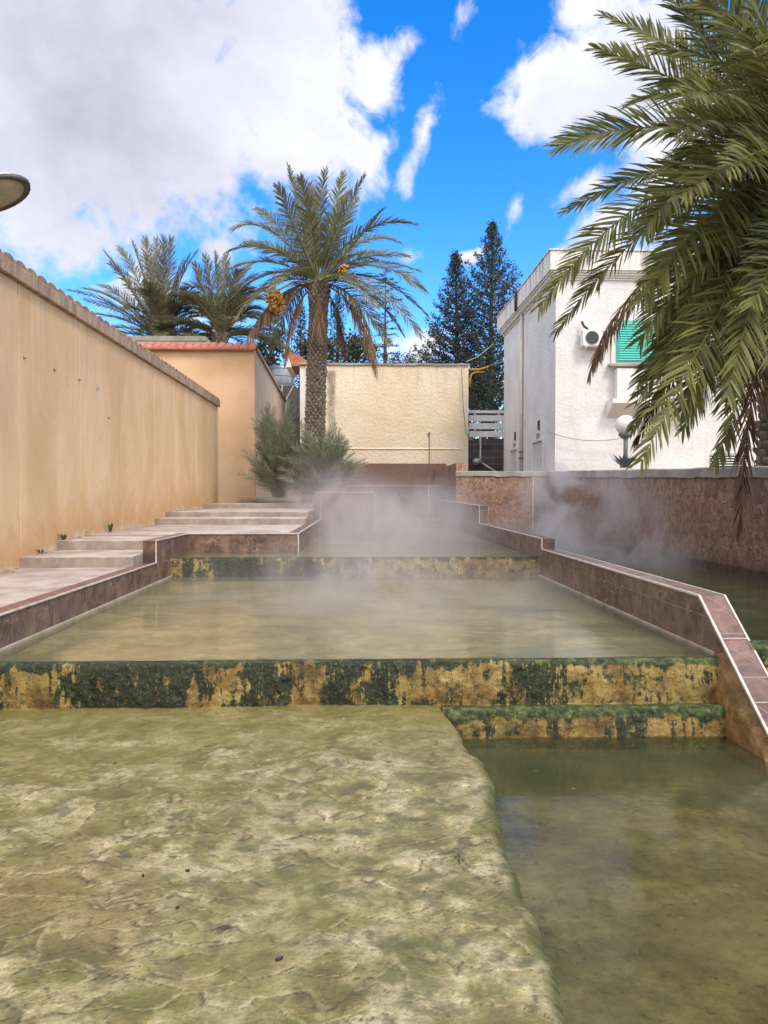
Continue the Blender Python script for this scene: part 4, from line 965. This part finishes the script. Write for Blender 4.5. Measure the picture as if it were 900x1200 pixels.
def palm_trunk(p0, p1, p2, r0, r1, ring=.105, per=13, out=.055, seed=0):
    rng = random.Random(seed); g = MB(); p0, p1, p2 = Vector(p0), Vector(p1), Vector(p2)
    Ltot = (p2-p0).length; n = int(Ltot/ring)
    g.tube([bez(p0, p1, p2, i/12) for i in range(13)], [r0+(r1-r0)*i/12 for i in range(13)], 16, tone=.1)
    for i in range(n):
        t = i/n; c = bez(p0, p1, p2, t); r = r0+(r1-r0)*t; last = max(0, (t-.88)/.12)
        for k in range(per):
            a = 2*math.pi*(k + .5*(i % 2) + rng.uniform(-.08, .08))/per
            rad = Vector((math.cos(a), math.sin(a), 0)); tan = Vector((-math.sin(a), math.cos(a), 0))
            w = 2*math.pi*r/per*.46; h = ring*1.35*(1+1.2*last)*rng.uniform(.8, 1.2); o_ = out*rng.uniform(.55, 1.3)*(1+1.6*last)
            b = c + rad*(r-.02); tpt = c + rad*(r+o_) + Z3*h
            vs = [b-tan*w*1.05, b+tan*w*1.05, b+tan*w*.7+Z3*h, b-tan*w*.7+Z3*h, tpt-tan*w*.62-Z3*h*.25, tpt+tan*w*.62-Z3*h*.25, tpt+tan*w*.5, tpt-tan*w*.5]
            tn = rng.uniform(.35, 1)
            g.add(vs, [(0, 1, 5, 4), (4, 5, 6, 7), (7, 6, 2, 3), (0, 4, 7, 3), (1, 2, 6, 5)], tone=[tn*.25, tn*.25, .05, .05, tn, tn, tn*.9, tn*.9])
    return g

# ---- the tall palm in the planting bed
D = 23.0
tp = thing('palm_tree', 'tall date palm with a rough trunk and an orange date cluster, before the cream building', 'palm', P(367, 584, D))
palm_trunk(P(366, 592, D), P(371, 450, D), P(374, 338, D), .295, .25, ring=.10, out=.055, seed=3).build('trunk', M['ptrunk'], tp)
C0 = P(374, 332, D)
def pf(name, parent, ctrl, tip, dz, mat, C=C0, D_=D, cz=0, **kw):
    a = C + Vector((0, 0, cz)); 
    return frond(a, P(*ctrl, D_+dz*.5), P(*tip, D_+dz), **kw).build(name, mat, parent)
KW = dict(leaf=.60, n=78, width=.034, droop=.24, a0=56, a1=24, rr=.032, t0=.12)
explicit = [((352, 250), (338, 195), .6), ((345, 262), (326, 218), -1.2), ((352, 285), (333, 242), 1.5), ((372, 245), (381, 200), .2), ((362, 255), (352, 208), -.8), ((392, 250), (402, 203), 1.0), ((398, 255), (427, 207), -.5),
            ((400, 268), (418, 232), 1.6), ((420, 245), (487, 263), -1.0), ((418, 262), (468, 284), 1.2), ((425, 275), (448, 246), -1.6), ((315, 245), (275, 268), -.8), ((320, 270), (266, 296), .6), ((318, 290), (264, 318), -1.6), ((325, 298), (270, 350), 1.0),
            ((335, 285), (311, 296), 2.2), ((440, 285), (498, 342), -.6), ((438, 300), (502, 372), .9), ((432, 305), (494, 394), -1.4), ((425, 315), (472, 392), 1.3), ((420, 290), (492, 318), 1.8), ((322, 312), (278, 372), -1.9), ((412, 330), (455, 402), -.9),
            ((345, 322), (318, 410), 1.7), ((360, 260), (371, 225), 3.0), ((348, 300), (318, 340), -2.6), ((402, 305), (440, 360), -2.6),
            ((385, 268), (408, 226), .3), ((330, 285), (285, 285), 1.4), ((415, 290), (478, 300), .4), ((332, 305), (292, 352), 2.0), ((366, 262), (364, 214), 1.4), ((335, 262), (300, 244), 2.0), ((405, 285), (452, 300), 2.6)]
for i, (c_, t_, dz) in enumerate(explicit):
    rq = random.Random(i); pf('frond', tp, c_, t_, dz, M['frond_grey'], seed=100+i, nref=(rq.uniform(-.4, .4), rq.uniform(-1.1, .1), .8), tone=(.15, .9), **KW)
KD = dict(leaf=.56, n=70, width=.024, droop=.5, a0=40, a1=18, rr=.03, t0=.3, dead=.55, tone=(.3, 1))
for i, (c_, t_, dz) in enumerate([((432, 330), (441, 440), -1.2), ((425, 345), (440, 432), -.9), ((322, 330), (290, 396), -1.1), ((315, 345), (296, 388), -.8), ((338, 350), (334, 425), -.6), ((372, 350), (375, 392), -1.0), ((398, 350), (404, 415), .7), ((328, 335), (309, 372), -1.4)]):
    fr_ = pf('dead_frond', tp, c_, t_, dz, M['frond_dead'], seed=200+i, **KD)
g = MB(); rng = random.Random(2); dc = P(322, 352, D-1.3)
for i in range(260):
    v = Vector((rng.gauss(0, 1), rng.gauss(0, 1), rng.gauss(0, 1))).normalized()*rng.random()**.4
    g.ball(dc + Vector((v.x*.30, v.y*.26, v.z*.36 - .1*v.x)), .038, 6, 4)
g.tube([C0, P(345, 330, D-.7), dc + Vector((.1, 0, .3))], .03, 6)
g.build('date_cluster', M['dates'], tp, smooth=True)
g = MB(); dc = P(403, 316, D-.8)
for i in range(60):
    v = Vector((rng.gauss(0, 1), rng.gauss(0, 1), rng.gauss(0, 1))).normalized()*rng.random()**.4
    g.ball(dc + v*.16, .035, 6, 4)
g.tube([C0, dc], .025, 5)
g.build('date_cluster', M['dates'], tp, smooth=True)

# ---- young palms at its foot
def bush(loc_px, d, n, h, spread, label, seed, lean=0.0):
    b = P(*loc_px, d); t = thing('young_palm', label, 'young palm', b, 'young palms at the foot of the tall palm'); rng = random.Random(seed)
    for i in range(n):
        a = 2*math.pi*(i*.618) ; e = rng.uniform(.0, 1.0)**.75; o_ = Vector((math.cos(a), math.sin(a), 0))
        L = h*rng.uniform(.65, 1.08); tipz = L*(1-.75*(1-e)); r_ = spread*L*(1-e*.75)*rng.uniform(.7, 1.1)
        st_ = b + o_*.18*rng.random()
        frond(st_, st_ + o_*r_*.35 + Z3*tipz*.75, st_ + o_*r_ + Z3*tipz + Vector((lean*L, 0, 0)), leaf=.40, n=36, width=.016, seed=seed*50+i, droop=.08, a0=52, a1=24, rr=.011, t0=.15, tone=(0, 1), vfold=rng.uniform(.1, .7), nref=(rng.gauss(0, .6), rng.gauss(0, .6), .7)).build('frond', M['frond_bush'], t)
bush((326, 583), 23.2, 120, 2.95, .50, 'larger bushy young palm, left at the foot of the tall palm', 1)
bush((378, 580), 22.0, 110, 2.0, .85, 'smaller bushy young palm, right at the foot of the tall palm', 2)

# ---- palms behind the peach house
def far_palm(cpx, d, tips, label, seed, nrand=34):
    C = P(*cpx, d); t = thing('palm_tree', label, 'palm', (C.x, C.y, 2.8), 'date palms behind the peach house'); rng = random.Random(seed)
    palm_trunk((C.x, C.y, 2.7), (C.x, C.y, C.z*.5+1.3), (C.x, C.y, C.z), .38, .33, ring=.16, per=10, seed=seed).build('trunk', M['ptrunk'], t)
    for i, (c_, t_) in enumerate(tips):
        dz = rng.uniform(-1.8, 1.8)
        frond(C, P(*c_, d+dz*.5), P(*t_, d+dz), leaf=.95, n=90, width=.036, seed=seed*100+i, droop=.2, a0=52, a1=22, rr=.05, t0=.12, roll=rng.uniform(-.6, .6), tone=(.1, .9)).build('frond', M['frond_far'], t)
    for i in range(nrand):
        a = rng.uniform(0, 2*math.pi); e = rng.uniform(-.1, 1); L = rng.uniform(3.2, 4.4); o_ = Vector((math.cos(a), math.sin(a), 0))
        frond(C, C + o_*L*.4*(1.2-e) + Z3*L*.65*max(.3, e), C + o_*L*(1.0-.55*max(e, 0)) + Z3*L*(e*.85-.15), leaf=.95, n=84, width=.036, seed=seed*100+50+i, droop=.2, a0=52, a1=22, rr=.05, t0=.12, tone=(.1, .8)).build('frond', M['frond_far'], t)
far_palm((190, 402), 39, [((150, 330), (123, 296)), ((168, 320), (155, 283)), ((184, 330), (183, 281)), ((195, 335), (201, 280)), ((140, 350), (80, 340)), ((150, 345), (118, 334)), ((155, 370), (108, 368)), ((205, 330), (230, 296)), ((160, 380), (125, 385)), ((188, 345), (170, 300)), ((198, 345), (215, 305)), ((165, 325), (140, 290)), ((178, 325), (170, 280)), ((190, 330), (192, 279)), ((145, 345), (98, 338)), ((150, 362), (100, 352)), ((160, 335), (130, 310)), ((202, 335), (222, 300))],
         'left date palm behind the peach house, spreading fronds over the ochre wall', 5)
far_palm((258, 396), 38, [((245, 320), (212, 340)), ((256, 330), (252, 298)), ((270, 320), (282, 317)), ((285, 330), (315, 344)), ((290, 350), (334, 386)), ((240, 340), (228, 310)), ((270, 335), (300, 322)), ((285, 345), (320, 370)), ((250, 340), (240, 300)), ((262, 325), (265, 300)), ((275, 325), (292, 312)), ((282, 338), (322, 352)), ((240, 350), (215, 352)), ((280, 352), (318, 384))],
         'right date palm behind the peach house, denser, next to the tall palm', 6, 38)

# ---- the big palm reaching in from the right
BD = 10.8
bp_base = P(928, 552, 11.3)
bp = thing('palm_tree', 'big date palm reaching in from the right over the retaining wall', 'palm', (bp_base.x, bp_base.y, 1.9))
BC = P(950, 190, 10.9)
palm_trunk((bp_base.x, bp_base.y, 1.6), (bp_base.x+.05, bp_base.y, 4.2), BC - Z3*.25, .46, .36, ring=.12, per=12, out=.08, seed=9).build('trunk', M['ptrunk'], bp)
def bf(ctrl, tip, mat='frond', st=None, name='frond', seed=0, **kw):
    rq = random.Random(seed); k = dict(leaf=.74, n=96, width=.037, droop=.16, a0=64, a1=24, rr=.022, t0=.08, tone=(0, 1), nref=(-.15+rq.uniform(-.3, .3), -.8, .55+rq.uniform(-.4, .3))); k.update(kw); k.pop('roll', 0)
    a = P(*st) if st else BC
    return frond(a, P(*ctrl), P(*tip), seed=seed, **k).build(name, M[mat], bp)
big = [((790, 118, 11.0), (652, 172, 11.2), {}), ((800, 165, 11.2), (662, 248, 11.5), dict(leaf=.5)), ((770, 165, 10.4), (632, 360, 10.6), dict(leaf=.55)), ((790, 190, 10.6), (651, 390, 11.0), dict(leaf=.5)),
       ((810, 90, 11.4), (698, 57, 11.8), dict(leaf=.6)), ((830, 60, 11.8), (708, 18, 12.2), dict(leaf=.55)), ((860, 60, 11.0), (775, -10, 11.0), {}), ((880, 40, 10.4), (800, -60, 10.2), {}), ((900, 40, 10.0), (850, -90, 9.6), {}),
       ((830, 150, 9.2), (752, 275, 8.6), dict(roll=-.35)), ((850, 200, 9.4), (752, 352, 8.6), dict(roll=-.25)), ((900, 260, 8.8), (852, 465, 8.0), dict(roll=-.3, leaf=.6)), ((860, 320, 9.0), (752, 540, 8.2), dict(leaf=.6, roll=-.1)),
       ((840, 260, 9.8), (750, 398, 9.4), dict(leaf=.66)), ((840, 290, 10.2), (748, 450, 10.0), dict(leaf=.6)), ((870, 300, 9.6), (778, 430, 9.3), {}), ((850, 320, 10), (745, 472, 9.8), dict(leaf=.5)), ((850, 330, 10.2), (741, 503, 10.0), dict(leaf=.42)), ((880, 340, 10.2), (800, 505, 10.0), dict(leaf=.5)), ((870, 250, 9.6), (800, 400, 9.2), {}), ((890, 60, 10.4), (770, 60, 10.4), {}), ((900, 20, 10.6), (790, -10, 10.8), {}), ((880, 110, 10), (780, 150, 9.8), {}), ((930, 60, 9.4), (860, 30, 8.4), {}), ((890, 150, 9), (800, 230, 7.9), {}), ((920, 150, 8.8), (850, 200, 7.4), {}), ((900, 220, 9.8), (810, 330, 9.4), {}), ((930, 260, 9.4), (880, 360, 8.2), {}), ((880, 330, 10.0), (800, 480, 9.6), {}), ((900, 380, 10.4), (838, 545, 10.2), dict(leaf=.5)),
       ((840, 110, 9.6), (790, 160, 8.2), dict(roll=.2)), ((870, 90, 9.0), (800, 110, 7.6), dict(roll=.2)), ((900, 60, 9.0), (880, 60, 7.2), {}), ((860, 220, 11.2), (760, 330, 12.0), {}), ((880, 250, 11.8), (800, 400, 12.6), {}), ((900, 200, 11.4), (830, 300, 13.0), {}),
       ((830, 80, 12.0), (740, 120, 13.2), {}), ((950, 260, 9.4), (905, 420, 8.4), {}), ((960, 120, 9.2), (940, 240, 7.8), {}), ((920, 300, 11), (870, 420, 11.6), {}), ((850, 240, 10.2), (770, 420, 9.8), {}), ((860, 180, 10.4), (770, 260, 10.2), {}),
       ((870, 130, 10.2), (800, 190, 10.2), {}), ((900, 330, 10.8), (850, 470, 11.0), {}), ((1000, 200, 11.5), (1080, 330, 12), {}), ((1000, 130, 11), (1100, 200, 11), {}), ((960, 60, 11), (1000, -40, 11), {}), ((1010, 150, 12), (1090, 120, 13), {}), ((980, 100, 12.4), (1000, 150, 14), {})]
for i, (c_, t_, kw) in enumerate(big): bf(c_, t_, seed=300+i, **kw)
for i, (st, c_, t_) in enumerate([((775, 268, 9.9), (716, 310, 9.8), (690, 442, 9.8)), ((770, 280, 9.9), (722, 330, 9.8), (696, 430, 9.8))]):
    bf(c_, t_, 'frond_dead', None, 'dead_frond', 400+i, leaf=.30, dead=.5, a0=30, a1=12, t0=.35, width=.016, n=90)
for i, (c_, t_, lf) in enumerate([((885, 330, 10.0), (866, 622, 9.7), .50), ((905, 300, 10.6), (900, 480, 10.4), .5), ((850, 330, 10.2), (744, 518, 10.1), .42)]):
    bf(c_, t_, 'frond_dark', None, 'dead_frond', 420+i, leaf=lf, dead=.3, a0=42, a1=16, t0=.35, width=.024, n=90)

# ---- trees behind
def leaf_quads(g, c, n, rad, size, rng, flat=1.0, tone=(0, 1)):
    for _ in range(n):
        v = Vector((rng.gauss(0, .5), rng.gauss(0, .5), rng.gauss(0, .5)*flat))*rad; p = c + v
        a = Vector((rng.gauss(0, 1), rng.gauss(0, 1), rng.gauss(0, 1))).normalized(); b = a.orthogonal().normalized(); b = Matrix.Rotation(rng.uniform(0, 6.3), 3, a) @ b
        s = size*rng.uniform(.6, 1.4); c2 = a.cross(b)
        g.add([p-b*s*.5, p+c2*s*.28, p+b*s*.6, p-c2*s*.28], [(0, 1, 2, 3)], tone=rng.uniform(*tone))
def conifer(top_px, base_y, d, halfw_px, label, seed, mat='conifer', nb=170, clump=13, cat='conifer', size=.125, pw=.8, horiz=False, group='conifers behind the buildings', zb=3.2, gap=.0):
    top = P(*top_px, d); base = Vector((top.x, top.y, zb)); H = top.z-zb; rmax = halfw_px*d/F; rng = random.Random(seed)
    t = thing('conifer_tree', label, cat, base, group)
    g = MB(); g.tube([base - Z3*.3, base+Z3*H*.5+Vector((rng.uniform(-.1, .1), 0, 0)), top-Z3*.3], [.26, .15, .02], 8, tone=.5); g.build('trunk', M['bark'], t)
    g = MB(); br = MB(); off = rng.uniform(0, 6)
    lobes = [rng.uniform(.55, 1.2) for _ in range(9)]
    for i in range(nb):
        u = .10 + .9*((i+rng.random())/nb)**1.0; a = i*2.4 + off
        r_ = rmax*((1-u)**pw)*rng.choice(lobes)*rng.uniform(.75, 1.1) + .10
        z = zb + H*u; p0 = Vector((base.x, base.y, z - (0 if horiz else r_*.25))); o_ = Vector((math.cos(a), math.sin(a), 0))
        p2 = p0 + o_*r_ + Z3*r_*(.06 if horiz else .55); p1 = p0 + o_*r_*.6 + Z3*r_*(.12 if horiz else .1)
        br.tube([bez(p0, p1, p2, k/4) for k in range(5)], [.035, .03, .022, .015, .008], 4, tone=.3)
        m = max(2, int(r_/.30))
        for k in range(m):
            tt = .30 + .72*(k+rng.random()*.7)/m
            leaf_quads(g, bez(p0, p1, p2, min(1.02, tt)), clump, .30*(1.1-.4*tt), size, rng, .6 if not horiz else .3)
        leaf_quads(g, p2, clump//2, .16, size*.8, rng, 1.2)
    leaf_quads(g, top - Z3*.25, 16, .22, size*.6, rng, 2.4)
    g.build('crown', M[mat], t); br.build('branches', M['bark'], t)
conifer((577, 262), 0, 46, 125, 'tallest dark conifer with a spiky top beside the white house', 1, nb=250, clump=20, zb=4.0, pw=1.0)
conifer((534, 297), 0, 47, 98, 'second tallest dark conifer, left of the tallest one', 2, nb=210, clump=20, zb=4.0, pw=1.0)
conifer((452, 318), 0, 52, 36, 'open conifer with level branches, behind the right half of the cream roof', 3, nb=70, clump=12, horiz=True, pw=.45, zb=4.2)
conifer((396, 346), 0, 50, 22, 'dark conifer just right of the tall palm trunk, behind the cream roof', 4, nb=110, clump=15, pw=.5, zb=4.2)
conifer((352, 360), 0, 50, 22, 'dark conifer just left of the tall palm trunk, behind the cream building', 5, nb=110, clump=15, pw=.5, zb=4.0)
def broad(c_px, d, rpx, rpy, label, seed, n=70, mat='broadleaf', size=.2, zb=3.8, cl_=26):
    c = P(*c_px, d); rx, rz = rpx*d/F, rpy*d/F; rng = random.Random(seed)
    t = thing('broadleaf_tree', label, 'tree', (c.x, c.y, zb), 'broadleaf trees behind the cream building')
    g = MB(); g.tube([(c.x, c.y, zb-.2), (c.x+.1, c.y, (zb+c.z)*.5), c], [.2, .16, .07], 8, tone=.4)
    f_ = MB()
    for i in range(n):
        v = Vector((rng.gauss(0, 1), rng.gauss(0, 1), rng.gauss(0, 1))).normalized()*rng.uniform(.35, 1.0)**.6
        q = c + Vector((v.x*rx, v.y*rx*.8, v.z*rz)); 
        if i % 4 == 0: g.tube([c - Z3*rz*.5, (c+q)*.5 - Z3*.1, q], [.05, .035, .012], 4, tone=.3)
        lt = rng.uniform(0, .6); leaf_quads(f_, q, cl_, min(rx, rz)*.42, size, rng, .8, (lt, lt+.4))
    g.build('trunk', M['bark'], t); f_.build('crown', M[mat], t)
broad((418, 412), 48, 26, 20, 'bushy tree above the left half of the cream roof', 11)
broad((372, 412), 47, 22, 22, 'dark bushy tree behind the tall palm trunk', 12)
broad((470, 424), 49, 22, 12, 'low greyish shrub above the middle of the cream roof', 13, 50, 'autumn', .12, cl_=20)
broad((503, 424), 50, 20, 11, 'thin twiggy shrub above the right part of the cream roof', 14, 40, 'autumn', .10, cl_=14)
broad((566, 448), 50, 20, 26, 'dark tree in the gap between the cream building and the white house', 15, 70)
broad((318, 410), 50, 20, 26, 'dark tree behind the corner of the peach house', 16, 60)
# ---- small plants
def tuft(p, label, seed, n=14, h=.16, mat='weed', name='weed', cat='weed', spread=.6):
    rng = random.Random(seed); g = MB(); p = Vector(p)
    for i in range(n):
        a = rng.uniform(0, 6.3); o_ = Vector((math.cos(a), math.sin(a), 0)); L = h*rng.uniform(.5, 1.1)
        b = p + o_*.02; tp_ = b + o_*L*spread*rng.random() + Z3*L; sd = o_.cross(Z3)*L*.13; mid = (b+tp_)*.5 + Z3*L*.1
        g.add([b-sd*.4, b+sd*.4, mid+sd, tp_, mid-sd], [(0, 1, 2, 3, 4)], tone=rng.random())
    return tag(g.build(name, M[mat], loc=p), label, cat)
tuft((PX+.07, 13.6, .925), 'small weed at the foot of the ochre wall on the wide landing', 1, 16, .17, spread=.3)
tuft((PX+.08, 11.45, .915), 'mossy weed at the wall end of the second stair', 2, 18, .10, spread=1.0)
tuft((PX+.06, 10.7, .765), 'low weed at the foot of the ochre wall on the first stair', 3, 16, .07, spread=1.2)
b1 = P(731, 546, 17.9); tuft((b1.x, b1.y-.05, b1.z-.05), 'scraggly plant round the post of the globe lamp', 4, 60, .32, 'conifer', 'shrub', 'plant', 1.3)
# ---- dark leaves lying on the shelf
rng = random.Random(8)
for i, (px, py) in enumerate(((219, 1023), (167, 1027), (207, 1067), (326, 1133), (136, 893))):
    d = 1.6*F/(py-580); x = (px-450)/F*d + d*.0333; y = d
    L = rng.uniform(.008, .015); a = rng.uniform(0, 3.1); ca, sa = math.cos(a), math.sin(a); g = MB()
    k = 10; ring_ = [(L*math.cos(6.283*q/k), L*.42*math.sin(6.283*q/k)*(1-.4*math.cos(6.283*q/k))) for q in range(k)]
    zt = float(SHELF[2][np.abs(SHELF[1]-y).argmin(), np.abs(SHELF[0]-x).argmin()]) + .008
    vs = [(x+u*ca-v*sa, y+u*sa+v*ca, zt+.004*abs(v)/L) for u, v in ring_] + [(x+u*ca-v*sa, y+u*sa+v*ca, zt-.02) for u, v in ring_] + [(x, y, zt-.003)]
    fs = [(q, (q+1) % k, 2*k) for q in range(k)] + [(q, k+q, k+(q+1) % k, (q+1) % k) for q in range(k)]
    tag(g.add(vs, fs).build('fallen_leaf', M['pebble'], loc=(x, y, zt)), 'small dark leaf lying on the wet travertine shelf', 'leaf', 'fallen leaves on the travertine shelf')

# ================================================================== STEAM
def steam(c, r, dens, seed, nscale=.9, lo=.40, hi=.72, power=1.0, color=(.80, .76, .77)):
    m = bpy.data.materials.new('steam'); m.use_nodes = True; nt = m.node_tree; nb = NB(nt)
    nt.nodes.remove(nt.nodes['Principled BSDF']); out = nt.nodes['Material Output']
    ob = nb.n('ShaderNodeTexCoord').outputs['Object']
    q = nb.vmath('MULTIPLY', ob, (1/r[0], 1/r[1], 1/r[2]))
    fall = nb.mapr(nb.vmath('LENGTH', q), 1.0, .25, 0, 1, True)
    n = nb.noise(nb.vmath('ADD', nb.vmath('MULTIPLY', ob, (1, .7, .7)), (seed*3.1, seed*1.7, 0)), nscale, 7, .62, 1.3)
    d = nb.math('MULTIPLY', nb.math('MULTIPLY', fall, nb.mapr(n, lo, hi, 0, 1, True)), dens)
    v = nb.n('ShaderNodeVolumePrincipled'); nb.put(v.inputs['Density'], d); v.inputs['Color'].default_value = color+(1,); v.inputs['Anisotropy'].default_value = .2
    nb.put(out.inputs['Volume'], v.outputs[0])
    g = MB(); g.ball(c, r, 24, 14)
    o = g.build('steam', m, loc=c); o['kind'] = 'stuff'; return o
tag(steam((.7, 16.8, .7), (3.2, 6.6, 1.6), .58, 1, .8, .42, .66), 'white steam rising from the middle channel', 'steam')
tag(steam((4.5, 15.5, .5), (1.6, 5.4, 2.4), 1.5, 2, .8, .41, .66), 'dense plume of steam over the side pool before the retaining wall', 'steam')
tag(steam((-.9, 19.4, 1.2), (2.2, 1.5, 1.7), .75, 3, .8, .38, .66), 'thin steam drifting in front of the young palms', 'steam')
tag(steam((.2, 9.0, .3), (2.9, 3.3, 1.0), .55, 4, .8, .42, .66), 'faint mist over the second pool', 'steam')
tag(steam((.6, 24.6, .8), (2.3, 2.4, 1.6), .5, 5, .8, .38, .66), 'steam at the head of the channel', 'steam')
